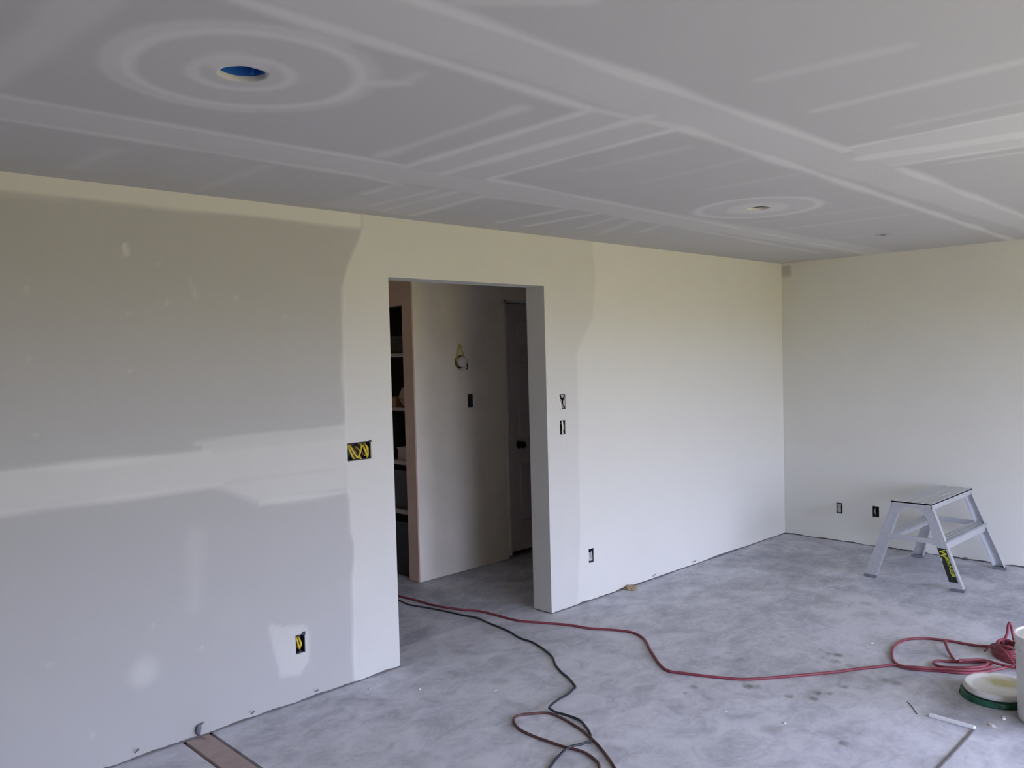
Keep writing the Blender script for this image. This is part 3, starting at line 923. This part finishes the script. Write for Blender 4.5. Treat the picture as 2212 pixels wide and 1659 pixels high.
wire(t, [(0.014, 0.045, 0.03), (0.014, 0.010, 0.012), (0.012, 0.006, -0.010), (0.016, 0.02, -0.03)], 0.004, M_MUDGREY)
c = BOX_L['far']
t = elbox('electrical_box', 'box filled with grey compound low on the white wall right of the doorway', (c[0], FR, c[1]), c[2], c[3], M_NAVY)
obj('compound_fill', splat([(-0.021, 0.028), (-0.012, 0.022), (-0.002, 0.012), (0.006, 0.026), (0.014, 0.030), (0.016, 0.004), (0.019, -0.014), (0.018, -0.040),
                            (0.006, -0.036), (-0.004, -0.044), (-0.014, -0.034), (-0.021, -0.030)], 0.002), M_MUDGREY, t)
wire(t, [(-0.008, 0.045, 0.03), (-0.004, 0.004, 0.012), (0.004, 0.002, -0.012), (0.0, 0.02, -0.03)], 0.004, M_MUDGREY)

c = BOX_R['grey']
t = elbox('electrical_box', 'box plugged with grey compound low on the right wall', (FR, c[0], c[1]), c[2], c[3], M_BLACK, -math.pi / 2)
obj('compound_fill', splat([(-0.019, 0.040), (-0.004, 0.030), (0.006, 0.043), (0.012, 0.036), (0.012, -0.034), (0.0, -0.042), (-0.010, -0.044), (-0.019, -0.028)], 0.002), M_MUDGREY, t)
wire(t, [(0.0, 0.045, 0.03), (0.0, 0.004, 0.012), (0.004, 0.001, -0.012), (0.0, 0.02, -0.03)], 0.004, M_MUDGREY)
c = BOX_R['black']
t = elbox('electrical_box', 'empty black box low on the right wall beside the aluminium platform', (FR, c[0], c[1]), c[2], c[3], M_BLACK, -math.pi / 2)
wire(t, [(-0.016, 0.045, 0.03), (-0.014, 0.012, 0.005), (-0.010, 0.010, -0.015), (-0.012, 0.03, -0.035)], 0.004, M_MUDGREY)

# hall wall: switch box and a bare lamp outlet with a loop of yellow cable
t = thing('electrical_box', 'black switch box on the dim hall wall seen through the doorway', 'electrical box', (-2.667, HY - 0.001, 1.333), 'open electrical boxes in the bare walls')
obj('box_shell', MB().box(-0.026, 0.026, -0.004, 0.002, -0.050, 0.050), M_BLACK, t, bevel=0.002)
obj('switch_strap', MB().box(-0.010, 0.010, -0.007, -0.003, -0.044, 0.044), M_NAVY, t)
t = thing('lamp_outlet', 'bare round lamp outlet with hanging cables on the hall wall', 'lamp outlet', (-2.762, HY, 1.640))
m = MB().lathe([(0.0, 0.0), (0.050, 0.0), (0.050, 0.006), (0.044, 0.008), (0.0, 0.008)], 28)
m.v = [(x, -z, y) for x, y, z in m.v]
obj('outlet_ring', m, M_DARK, t, smooth=True)
m = MB().lathe([(0.0, 0.0), (0.040, 0.0), (0.044, 0.018), (0.036, 0.036), (0.018, 0.046), (0.0, 0.048)], 24)
m.v = [(x + 0.006, -z - 0.006, y + 0.002) for x, y, z in m.v]
obj('bulb_holder', m, M_WIREW, t, smooth=True)
wire(t, [(-0.035, -0.006, 0.005), (-0.042, -0.022, 0.040), (-0.032, -0.030, 0.095), (-0.020, -0.030, 0.135), (-0.004, -0.030, 0.100), (0.018, -0.026, 0.060), (0.034, -0.010, 0.020)], 0.0038, M_YELLOW, 'cable')
wire(t, [(0.045, -0.006, 0.010), (0.056, -0.02, -0.010), (0.056, -0.024, -0.046), (0.050, -0.02, -0.06)], 0.0042, M_BLACK, 'wire')
wire(t, [(-0.045, -0.006, 0.015), (-0.054, -0.02, 0.0), (-0.050, -0.024, -0.036), (-0.030, -0.02, -0.052), (0.0, -0.02, -0.062)], 0.003, M_COPPER, 'wire')

# ceiling: two round fixture boxes and a small detector box
def ceil_box(lab, c, r, mat, dep=0.055):
    t = thing('ceiling_box', lab, 'ceiling box', (c[0], c[1], H + 0.014), 'fixture openings in the ceiling')
    m = MB().lathe([(r + 0.003, 0.0), (r + 0.003, dep), (0.0, dep), (0.0, dep - 0.003), (r, dep - 0.003), (r, 0.0)], 40)
    obj('round_shell', m, mat, t, smooth=True)
    for a in (0.6, 0.6 + math.pi):
        x, y = math.cos(a) * (r - 0.009), math.sin(a) * (r - 0.009)
        obj('screw_boss', MB().lathe([(0, 0.003), (0.006, 0.003), (0.006, dep - 0.004), (0, dep - 0.004)], 12, (x, y, 0)), mat, t, smooth=True)
    return t
t = ceil_box('bright blue round fixture box in the nearer ceiling opening', HOLES[0][0], 0.060, M_BLUE)
wire(t, [(-0.02, -0.05, 0.045), (-0.01, -0.042, 0.010), (0.012, -0.036, 0.006), (0.035, -0.036, 0.040)], 0.004, M_YELLOW, 'cable')
t = ceil_box('round fixture box in the farther ceiling opening, pale on one side', HOLES[1][0], 0.056, M_DARK, 0.045)
wire(t, [(-0.03, 0.03, 0.03), (-0.02, 0.02, 0.006), (0.0, 0.02, 0.004), (0.02, 0.03, 0.03)], 0.005, M_YELLOW, 'cable')
t = thing('ceiling_box', 'small grey mounting box on the ceiling near the right wall', 'ceiling box', (-1.195, -1.370, H), 'fixture openings in the ceiling')
m = MB().lathe([(0.0, -0.003), (0.036, -0.003), (0.050, -0.002), (0.052, 0.0), (0.0, 0.0)], 24)
obj('plate', m, M_MUDGREY, t, smooth=True)
obj('bracket', MB().box(-0.030, 0.030, -0.007, 0.007, -0.006, -0.003), M_GREYCL, t)

# ------------------------------------------------------------------ aluminium work platform
t = thing('work_platform', 'aluminium step platform standing by the right wall', 'step stool', (-0.565, -1.478, 0))
PT = 0.592                                          # top height
def P(x, y, z):                                     # local to the thing
    return (x + 0.565, y + 1.478, z)
# top: ribbed plank with turned-down rims
XN, XF = -1.012, -0.165
YL, YR = -1.336, -1.606
mb = MB()
mb.box(XN + 0.565, XF + 0.565, YR + 1.478, YL + 1.478, PT - 0.012, PT - 0.004)
for k in range(5):
    y0 = YR + 1.478 + k * (YL - YR - 0.03) / 4
    mb.box(XN + 0.565, XF + 0.565, y0, y0 + 0.030, PT - 0.006, PT)
mb.box(XN + 0.565, XF + 0.565, YR + 1.478, YR + 1.482, PT - 0.045, PT - 0.004)
mb.box(XN + 0.565, XF + 0.565, YL + 1.474, YL + 1.478, PT - 0.045, PT - 0.004)
mb.box(XN + 0.565, XN + 0.569, YR + 1.478, YL + 1.478, PT - 0.040, PT - 0.004)
mb.box(XF + 0.561, XF + 0.565, YR + 1.478, YL + 1.478, PT - 0.040, PT - 0.004)
obj('platform_top', mb, M_ALU, t)

def leg(xt, xb, yt, yb, side, end, zt=PT - 0.010):
    """channel leg: web on the outer end face, flanges turned inwards; yt/yb are the outer edges"""
    m = MB()
    w0, w1, fl, th = 0.066, 0.080, 0.034, 0.004
    e = end                                          # -1 near end, +1 far end
    s = side                                         # +1 towards the left wall, -1 towards the room
    def sec(x, y, w, z):
        # outline of the channel in plan, y running inwards from the outer edge
        yi = y - s * w
        xi = x - e * fl
        return [(x, y, z), (x, yi, z), (xi, yi, z), (xi, yi + s * th, z), (x - e * th, yi + s * th, z),
                (x - e * th, y - s * th, z), (xi, y - s * th, z), (xi, y, z)]
    a = [P(*p) for p in sec(xb, yb, w1, 0.016)]
    b = [P(*p) for p in sec(xt, yt, w0, zt)]
    n = 8
    m.add(a + b, [(i, (i + 1) % n, n + (i + 1) % n, n + i) for i in range(n)] +
          [(0, 5, 4, 1), (1, 4, 3, 2), (0, 7, 6, 5), (n, n + 1, n + 4, n + 5), (n + 1, n + 2, n + 3, n + 4), (n, n + 5, n + 6, n + 7)])
    o = obj('leg', m, M_ALU, t)
    f = MB()
    yi = yb - s * w1
    xs = sorted((xb + e * 0.004, xb - e * (fl + 0.004)))
    ys = sorted((yb + s * 0.005, yi - s * 0.002))
    p0, p1 = P(xs[0], ys[0], 0), P(xs[1], ys[1], 0)
    f.box(p0[0], p1[0], p0[1], p1[1], 0.0, 0.022)
    obj('foot', f, M_RUBBER, o, bevel=0.003)
    return o
legs = {}
ENDS = ((-1, -1.004, -0.962), (1, -0.173, -0.135))
SIDES = {(-1, 1): (-1.340, -1.124), (-1, -1): (-1.602, -1.790), (1, 1): (-1.340, -1.168), (1, -1): (-1.602, -1.826)}
for end, xt, xb in ENDS:
    for side in (1, -1):
        yt, yb = SIDES[(end, side)]
        legs[(end, side)] = leg(xt, xb, yt, yb, side, end)
ZB = 0.335
def at_z(a, b, z):                                   # leg line between foot and top
    return b + (a - b) * (z / PT)
for end, xt, xb in ENDS:
    x = at_z(xt, xb, ZB) - end * 0.006
    ya, yb = at_z(*SIDES[(end, 1)], ZB), at_z(*SIDES[(end, -1)], ZB)
    a, b = P(x - 0.012, yb + 0.02, ZB - 0.022), P(x + 0.012, ya - 0.02, ZB + 0.012)
    obj('end_brace', MB().box(a[0], b[0], a[1], b[1], a[2], b[2]), M_ALU, t, bevel=0.002)
    for side in (1, -1):                             # gusset under the top
        yt, yb2 = SIDES[(end, side)]
        y0 = at_z(yt, yb2, PT - 0.04) - side * 0.06
        y1 = y0 - side * 0.045
        x = at_z(xt, xb, PT - 0.05)
        m = MB()
        q = [P(x, y0, PT - 0.040), P(x, y1, PT - 0.040), P(x, y0 + side * 0.018, PT - 0.10)]
        q2 = [(p[0] - end * 0.004, p[1], p[2]) for p in q]
        m.add(q + q2, [(0, 1, 2), (5, 4, 3), (0, 3, 4, 1), (1, 4, 5, 2), (2, 5, 3, 0)])
        obj('gusset', m, M_ALU, t)
for side in (1, -1):
    ya, yb = at_z(*SIDES[(-1, side)], ZB), at_z(*SIDES[(1, side)], ZB)
    xa, xb = at_z(-1.004, -0.962, ZB) + 0.004, at_z(-0.173, -0.135, ZB) - 0.004
    m = MB()
    def plank(o0, o1, z0, z1):                       # offsets inwards from the outer leg edge
        a0, a1 = sorted((ya - side * o0, ya - side * o1))
        b0, b1 = sorted((yb - side * o0, yb - side * o1))
        m.hexa([P(xa, a0, z0), P(xb, b0, z0), P(xb, b1, z0), P(xa, a1, z0), P(xa, a0, z1), P(xb, b0, z1), P(xb, b1, z1), P(xa, a1, z1)])
    plank(-0.006, 0.084, ZB - 0.006, ZB)
    for k in range(3):
        plank(-0.006 + k * 0.036, 0.012 + k * 0.036, ZB - 0.003, ZB + 0.004)
    plank(-0.006, -0.002, ZB - 0.052, ZB)
    plank(0.080, 0.084, ZB - 0.032, ZB)
    obj('step_tread', m, M_ALU, t)

# printed label on the outer face of the near leg
def on_leg(v, z):
    """point on the web of the near room-side leg: v 0..1 from inner edge to outer edge"""
    k = (z - 0.016) / (PT - 0.010 - 0.016)
    x = -0.962 + (-1.004 + 0.962) * k
    yo = -1.790 + (-1.602 + 1.790) * k
    w = 0.080 + (0.066 - 0.080) * k
    return Vector((x, yo + w * (1 - v), z))
def label_quad(v0, v1, z0, z1, off, th=0.0006):
    c = [on_leg(v0, z0), on_leg(v1, z0), on_leg(v1, z1), on_leg(v0, z1)]
    n = Vector((-1, 0, 0))
    lo = [P(*(p + n * off)) for p in c]
    hi = [P(*(p + n * (off + th))) for p in c]
    return MB().hexa(lo + hi)
lab = obj('label', label_quad(0.06, 0.80, 0.062, 0.290, 0.0004), M_LABEL, t)
lab['label'] = 'black label with yellow lettering on the leg'
def letters(txt, v0, v1, z_top, z_bot):
    cu = bpy.data.curves.new('lettering', 'FONT')
    cu.body = txt
    cu.extrude = 0.0
    cu.offset = 0.022
    tmp = bpy.data.objects.new('lettering', cu)
    COL.objects.link(tmp)
    dg = bpy.context.evaluated_depsgraph_get()
    me = bpy.data.meshes.new_from_object(tmp.evaluated_get(dg))
    bpy.data.objects.remove(tmp)
    co = np.array([v.co[:] for v in me.vertices])
    x0, y0 = co[:, 0].min(), co[:, 1].min()
    sx, sy = np.ptp(co[:, 0]), np.ptp(co[:, 1])
    for v in me.vertices:                            # reading downwards along the leg
        tt = (v.co.x - x0) / sx
        h = (v.co.y - y0) / sy
        p = on_leg(v0 + (v1 - v0) * h, z_top + (z_bot - z_top) * tt) + Vector((-0.0014, 0, 0))
        v.co = P(*p)
    me.materials.append(M_LETTER)
    o = bpy.data.objects.new('lettering', me)
    COL.objects.link(o)
    o.parent = lab
letters('W', 0.14, 0.72, 0.284, 0.222)
letters('ERNER', 0.46, 0.74, 0.224, 0.098)
obj('foil_tab', label_quad(0.08, 0.16, 0.205, 0.225, 0.0012), M_WIREW, lab)

# ------------------------------------------------------------------ cords on the floor
R = 0.0072
red = [(-3.50, 2.0), (-3.53, 1.35), (-3.534, 1.075), (-3.517, 0.912), (-3.508, 0.706), (-3.447, 0.496), (-3.388, 0.367), (-3.368, 0.075), (-3.292, -0.087), (-3.216, -0.242),
       (-3.18, -0.375), (-3.10, -0.518), (-3.072, -0.626), (-3.124, -0.744), (-3.258, -0.889), (-3.42, -1.094), (-3.399, -1.207), (-3.334, -1.359),
       (-3.256, -1.483), (-3.09, -1.614), (-2.883, -1.762), (-2.762, -1.831), (-2.67, -1.891), (-2.57, -1.959)]
path = [(x, y, R) for x, y in red]
path += [(x, y, z) for (x, y), z in zip([(-2.575, -2.027), (-2.553, -2.085), (-2.513, -2.145), (-2.481, -2.22), (-2.438, -2.273), (-2.37, -2.325), (-2.28, -2.375), (-2.20, -2.43)],
                                        [R, R, R, R, R, R, 0.012, 0.02])]
path += [(-2.10, -2.47, 0.02), (-2.00, -2.46, 0.02), (-1.93, -2.40, 0.02), (-1.94, -2.33, 0.018), (-1.985, -2.25, 0.016), (-1.993, -2.178, R)]
path += [(x, y, R) for x, y in [(-2.005, -2.119), (-2.009, -2.056), (-2.025, -2.002), (-2.049, -1.939), (-2.098, -1.884), (-2.178, -1.845), (-2.305, -1.847),
                                (-2.401, -1.872), (-2.51, -1.919), (-2.562, -1.965)]]
path += [(-2.590, -1.995, R * 1.6), (-2.585, -2.045, 0.021), (-2.545, -2.11, 0.021), (-2.50, -2.18, 0.021), (-2.455, -2.25, 0.021), (-2.385, -2.31, 0.021), (-2.30, -2.335, 0.02),
         (-2.262, -2.30, 0.02), (-2.262, -2.245, R), (-2.31, -2.19, R), (-2.345, -2.136, R), (-2.37, -2.097, R), (-2.42, -2.092, R), (-2.46, -2.118, R * 2), (-2.472, -2.163, R * 2.6),
         (-2.451, -2.224, 0.026), (-2.418, -2.275, 0.03), (-2.344, -2.315, 0.028), (-2.27, -2.31, 0.024), (-2.235, -2.27, R), (-2.25, -2.225, R), (-2.30, -2.205, R * 2), (-2.35, -2.19, R * 3)]
red_mb = MB().tube(smooth_path(path, 0.015), R, 10)
# short standing kink on the back run
red_mb.tube(smooth_path([(-2.030, -2.030, R), (-2.067, -2.035, 0.018), (-2.129, -2.056, 0.032), (-2.207, -2.095, 0.02), (-2.276, -2.141, R), (-2.316, -2.168, R)], 0.015), R, 10)
# heap of wraps behind the bucket
heap = []
hc = Vector((-2.045, -2.345, 0))
for k in range(0, 12 * 9):
    a = k / 12 * 2 * math.pi
    w = k / 12
    r1, r2 = 0.115 - 0.006 * w + 0.012 * math.sin(w * 2.3), 0.072 - 0.003 * w
    x, y = r1 * math.cos(a), r2 * math.sin(a)
    ta = 0.5 + 0.22 * math.sin(w * 1.9)
    heap.append((hc.x + x * math.cos(ta) - y * math.sin(ta), hc.y + x * math.sin(ta) + y * math.cos(ta), R + 0.0075 * w + 0.006 * math.sin(a * 2 + w)))
red_mb.tube(smooth_path(heap, 0.02), R, 8)
red_mb.tube(smooth_path([(-2.00, -2.30, 0.05), (-1.985, -2.322, 0.10), (-1.980, -2.326, 0.145), (-1.974, -2.332, 0.164), (-1.968, -2.338, 0.145), (-1.962, -2.344, 0.10), (-1.97, -2.36, 0.05)], 0.012), R, 10)
red_mb.tube(smooth_path([(-2.10, -2.245, 0.02), (-2.14, -2.30, 0.085), (-2.19, -2.36, 0.080), (-2.25, -2.43, 0.03), (-2.27, -2.47, R)], 0.012), 0.0045, 8)
red_mb.tube(smooth_path([(-2.33, -2.19, R * 3), (-2.29, -2.23, R * 3), (-2.24, -2.28, 0.02), (-2.25, -2.36, 0.02), (-2.25, -2.43, 0.018), (-2.20, -2.50, R)], 0.015), R, 10)
tag(obj('extension_cord', red_mb, M_RED, smooth=True), 'long red cord running from the doorway to a tangled coil behind the white bucket', 'cord', 'cords on the concrete floor')

blk = [(-3.62, 2.0), (-3.60, 1.3), (-3.597, 0.991), (-3.611, 0.866), (-3.568, 0.702), (-3.536, 0.532), (-3.518, 0.405), (-3.495, 0.308), (-3.513, 0.193), (-3.528, 0.055), (-3.542, -0.043),
       (-3.583, -0.176), (-3.585, -0.278), (-3.627, -0.414), (-3.681, -0.526), (-3.757, -0.621), (-3.812, -0.715), (-3.848, -0.798), (-3.905, -0.892),
       (-3.930, -0.903), (-3.996, -0.926), (-4.107, -0.956), (-4.190, -0.980), (-4.205, -1.0), (-4.194, -1.025), (-4.183, -1.084), (-4.183, -1.158), (-4.214, -1.225), (-4.261, -1.292),
       (-4.315, -1.338), (-4.345, -1.345), (-4.376, -1.338), (-4.437, -1.318), (-4.524, -1.329), (-4.61, -1.367), (-4.70, -1.41), (-4.9, -1.55), (-5.2, -1.9)]
blk_z = [0.0055 + (0.012 if 21 <= i <= 23 or 30 <= i <= 32 else 0) for i in range(len(blk))]
tag(obj('extension_cord', MB().tube(smooth_path([(x, y, z) for (x, y), z in zip(blk, blk_z)], 0.012), 0.0055, 10), M_CORDBLK, smooth=True),
    'thin black cord snaking from the doorway in sharp bends', 'cord', 'cords on the concrete floor')
brn = [(-5.3, -1.95), (-4.75, -1.66), (-4.509, -1.536), (-4.465, -1.512), (-4.426, -1.464), (-4.408, -1.376), (-4.429, -1.281), (-4.438, -1.195), (-4.441, -1.117), (-4.437, -1.034), (-4.412, -0.97),
       (-4.375, -0.928), (-4.335, -0.919), (-4.275, -0.957), (-4.225, -1.004), (-4.221, -1.077), (-4.236, -1.164), (-4.253, -1.235), (-4.285, -1.316), (-4.313, -1.377),
       (-4.35, -1.444), (-4.384, -1.5), (-4.426, -1.562), (-4.469, -1.616), (-4.6, -1.78), (-5.0, -2.2)]
brn_z = [0.0060] * len(brn)
for i in (5, 6, 7):
    brn_z[i] = 0.008
tag(obj('extension_cord', MB().tube(smooth_path([(x, y, z) for (x, y), z in zip(brn, brn_z)], 0.012), 0.0060, 10), M_CORDBRN, smooth=True),
    'reddish brown cord folded in a hairpin loop in the foreground', 'cord', 'cords on the concrete floor')

# ------------------------------------------------------------------ bucket and lids
t = thing('bucket', 'white plastic bucket of joint compound at the right edge', 'bucket', (-2.78, -2.72, 0))
BH = 0.385
m = MB().lathe([(0.0, 0.004), (0.130, 0.004), (0.134, 0.0), (0.138, 0.004), (0.1395, 0.02), (0.147, BH - 0.075), (0.152, BH - 0.073), (0.152, BH - 0.066), (0.1475, BH - 0.064),
                (0.148, BH - 0.040), (0.153, BH - 0.038), (0.153, BH - 0.030), (0.149, BH - 0.028), (0.150, BH - 0.008), (0.1535, BH - 0.006), (0.1535, BH), (0.147, BH), (0.1445, BH - 0.02), (0.130, 0.01), (0.0, 0.01)], 72)
obj('pail', m, M_BUCKET, t, smooth=True)
m = MB().lathe([(0.0, BH + 0.004), (0.06, BH + 0.003), (0.11, BH), (0.135, BH - 0.004), (0.1455, BH - 0.008), (0.1448, BH - 0.05), (0.0, BH - 0.05)], 48)
obj('joint_compound', m, M_MUD, t, smooth=True)
hd = []
for k in range(25):
    a = -0.35 - k / 24 * (math.pi - 0.7) + math.pi / 2 + 0.9
    hd.append((0.158 * math.cos(a), 0.158 * math.sin(a), BH - 0.05 - 0.10 * math.sin(k / 24 * math.pi)))
obj('handle', MB().tube(hd, 0.0025, 8), M_STEEL, t, smooth=True)

t = thing('round_lid_disc', 'green round lid lying under the white lid beside the bucket', 'lid', (-2.66, -2.45, 0), 'lids on the floor')
m = MB().lathe([(0.0, 0.012), (0.108, 0.012), (0.122, 0.022), (0.136, 0.026), (0.145, 0.024), (0.148, 0.016), (0.150, 0.004), (0.147, 0.0), (0.140, 0.0), (0.137, 0.014), (0.0, 0.006)], 72)
obj('disc', m, M_GREEN, t, smooth=True)
for k in range(16):
    a = 2 * math.pi * k / 16
    ca, sa = math.cos(a), math.sin(a)
    obj('pull_tab', MB().hexa([(ca * r - sa * w, sa * r + ca * w, z) for z in (0.004, 0.019) for r, w in ((0.1485, -0.007), (0.1515, -0.007), (0.1515, 0.007), (0.1485, 0.007))]), M_GREEN, t)
t = thing('round_lid_disc', 'white round lid stained yellow, stacked on the green lid', 'lid', (-2.652, -2.455, 0.0275), 'lids on the floor')
t.rotation_euler = (0.0, -0.035, 0.0)
t.location.z = 0.033
m = MB().lathe([(0.0, 0.020), (0.100, 0.020), (0.112, 0.022), (0.120, 0.029), (0.132, 0.031), (0.138, 0.027), (0.140, 0.018), (0.139, 0.004), (0.134, 0.0), (0.130, 0.003), (0.129, 0.014), (0.0, 0.010)], 72)
obj('disc', m, M_LID, t, smooth=True)
m = MB().lathe([(0.1385, 0.010), (0.1415, 0.010), (0.1415, 0.014), (0.1385, 0.014)], 72, close=True)
obj('seal_ring', m, M_BUCKET, t, smooth=True)

# ------------------------------------------------------------------ scraps and debris
tag(obj('trim_scrap', MB().hexa([(-3.096, -2.490, 0.0), (-3.070, -2.490, 0.0), (-3.066, -2.296, 0.0), (-3.094, -2.296, 0.0),
                                 (-3.092, -2.489, 0.014), (-3.074, -2.489, 0.014), (-3.070, -2.297, 0.014), (-3.090, -2.297, 0.014)]), M_TRIM, bevel=0.004),
    'short white strip of trim lying on the floor left of the lids', 'trim scrap')
tag(obj('metal_strip', MB().hexa([(-3.098, -2.480, 0.0), (-3.098, -2.497, 0.0), (-3.95, -2.508, 0.0), (-3.95, -2.491, 0.0),
                                  (-3.098, -2.482, 0.005), (-3.098, -2.495, 0.005), (-3.95, -2.506, 0.005), (-3.95, -2.493, 0.005)]), M_STRIP, bevel=0.0015),
    'long dull dark strip running off the bottom of the picture', 'metal strip')
tag(obj('wire_scrap', MB().tube(smooth_path([(-2.986, -2.168, 0.0016), (-3.03, -2.205, 0.0016), (-3.095, -2.251, 0.0016)], 0.01), 0.0016, 6), M_BLACK),
    'thin black scrap of wire on the bare floor left of the lids', 'wire scrap')

def crumple(size, seed, flat=0.5):
    r = random.Random(seed)
    bm = bmesh.new()
    bmesh.ops.create_icosphere(bm, subdivisions=3, radius=1.0)
    for v in bm.verts:
        d = v.co.normalized()
        k = 1 + 0.28 * math.sin(d.x * 7 + seed) * math.sin(d.y * 6 + 1.3) + 0.2 * math.sin(d.z * 9 + d.x * 5) + r.uniform(-0.10, 0.10)
        v.co = Vector((d.x * k * size[0], d.y * k * size[1], max(-0.6 * size[2], d.z * k * size[2])))
    zmin = min(v.co.z for v in bm.verts)
    m = MB()
    bm.verts.index_update()
    m.add([(v.co.x, v.co.y, v.co.z - zmin) for v in bm.verts], [[l.index for l in f.verts] for f in bm.faces])
    bm.free()
    return m
o = obj('paper_wad', crumple((0.042, 0.026, 0.018), 3), M_PAPER)
o.location = (-2.335, -0.045, 0.0)
o.rotation_euler.z = -0.5
tag(o, 'crumpled brown paper wad on the floor against the left wall', 'paper wad')

t = thing('cable_stub', 'grey stub of cable poking out at the foot of the left wall', 'cable stub', (-5.462, -0.004, 0.0))
obj('sheath', MB().tube([(0, 0.004, 0.012), (0.0, -0.006, 0.022), (-0.002, -0.008, 0.036), (0.002, -0.006, 0.050), (0.006, -0.002, 0.058)], [0.004, 0.009, 0.012, 0.012, 0.007], 10), M_GREYCL, t, smooth=True)
obj('frayed_end', MB().tube([(0.006, -0.003, 0.054), (0.018, -0.008, 0.060), (0.026, -0.010, 0.066)], [0.006, 0.004, 0.002], 8), M_GREYCL, t, smooth=True)
tag(obj('wood_splinter', MB().tube([(-5.458, -0.008, 0.012), (-5.450, -0.030, 0.008), (-5.443, -0.052, 0.0045)], [0.002, 0.003, 0.0018], 6), M_BOARD), 'pale splinter of wood under the grey cable stub', 'splinter')

def nail(loc, d, lab):
    t = thing('nail', lab, 'nail', loc, 'nails left sticking out at the foot of the walls')
    a = Vector(d).normalized()
    obj('shank', MB().tube([(0, 0, 0), tuple(a * 0.03)], 0.0022, 8), M_STEEL, t, smooth=True)
    obj('head', MB().tube([tuple(a * 0.029), tuple(a * 0.032)], 0.005, 10), M_STEEL, t)
nail((-5.735, 0.0, 0.026), (0.2, -1, 0.9), 'leftmost small nail at the foot of the left wall, left of the cable stub')
nail((-5.20, 0.0, 0.022), (-0.1, -1, 0.8), 'small nail at the foot of the left wall, right of the cable stub')
nail((-4.86, 0.0, 0.024), (0.1, -1, 0.6), 'small nail at the foot of the left wall below the yellow-cabled box')
nail((-1.50, 0.0, 0.026), (0.0, -1, 0.5), 'small nail at the foot of the white wall, nearest the far corner')
nail((-2.02, 0.0, 0.022), (0.0, -1, 0.7), 'small nail at the foot of the white wall behind the paper wad')
for y, lab, s in ((-1.214, 'grey crumb stuck to the foot of the right wall under the platform', 5), (-1.515, 'larger grey crumb at the foot of the right wall by the platform leg', 9)):
    o = obj('mud_crumb', crumple((0.012, 0.020, 0.012), s), M_STRIP)
    o.location = (-0.014, y, 0.0)
    tag(o, lab, 'crumb')

def chip(r, s):
    m = MB()
    k = 6
    v = [(r * (1 + 0.3 * math.sin(i * 2.3 + s)) * math.cos(i * 2 * math.pi / k), 0.6 * r * (1 + 0.3 * math.cos(i * 1.7 + s)) * math.sin(i * 2 * math.pi / k)) for i in range(k)]
    m.add([(x, y, 0) for x, y in v] + [(x * 0.7, y * 0.7, r * 0.45) for x, y in v],
          [tuple(range(k - 1, -1, -1)), tuple(range(k, 2 * k))] + [(i, (i + 1) % k, k + (i + 1) % k, k + i) for i in range(k)])
    return m
CH = [(-2.886, -2.548, 0.016, 'nearer the bucket, larger of two white drywall crumbs'), (-3.000, -2.530, 0.017, 'white drywall crumb beside the right end of the white trim'),
      (-2.314, -1.731, 0.010, 'tiny white crumb beyond the big red loop'), (-3.578, -1.854, 0.009, 'tiny white crumb on the bare floor below the red cord'),
      (-3.645, -1.593, 0.010, 'tiny white crumb left of the dark stains on the floor'), (-4.45, -0.32, 0.010, 'white crumb on the floor before the left doorway edge'),
      (-4.62, -0.12, 0.012, 'white crumb against the left wall beside the doorway'), (-4.20, -0.62, 0.008, 'tiny white crumb left of the black cord')]
for i, (x, y, r, lab) in enumerate(CH):
    o = obj('drywall_crumb', chip(r, i), M_CHIP)
    o.location = (x, y, 0.0)
    o.rotation_euler.z = i * 1.3
    tag(o, lab, 'crumb', 'white drywall crumbs scattered on the floor')
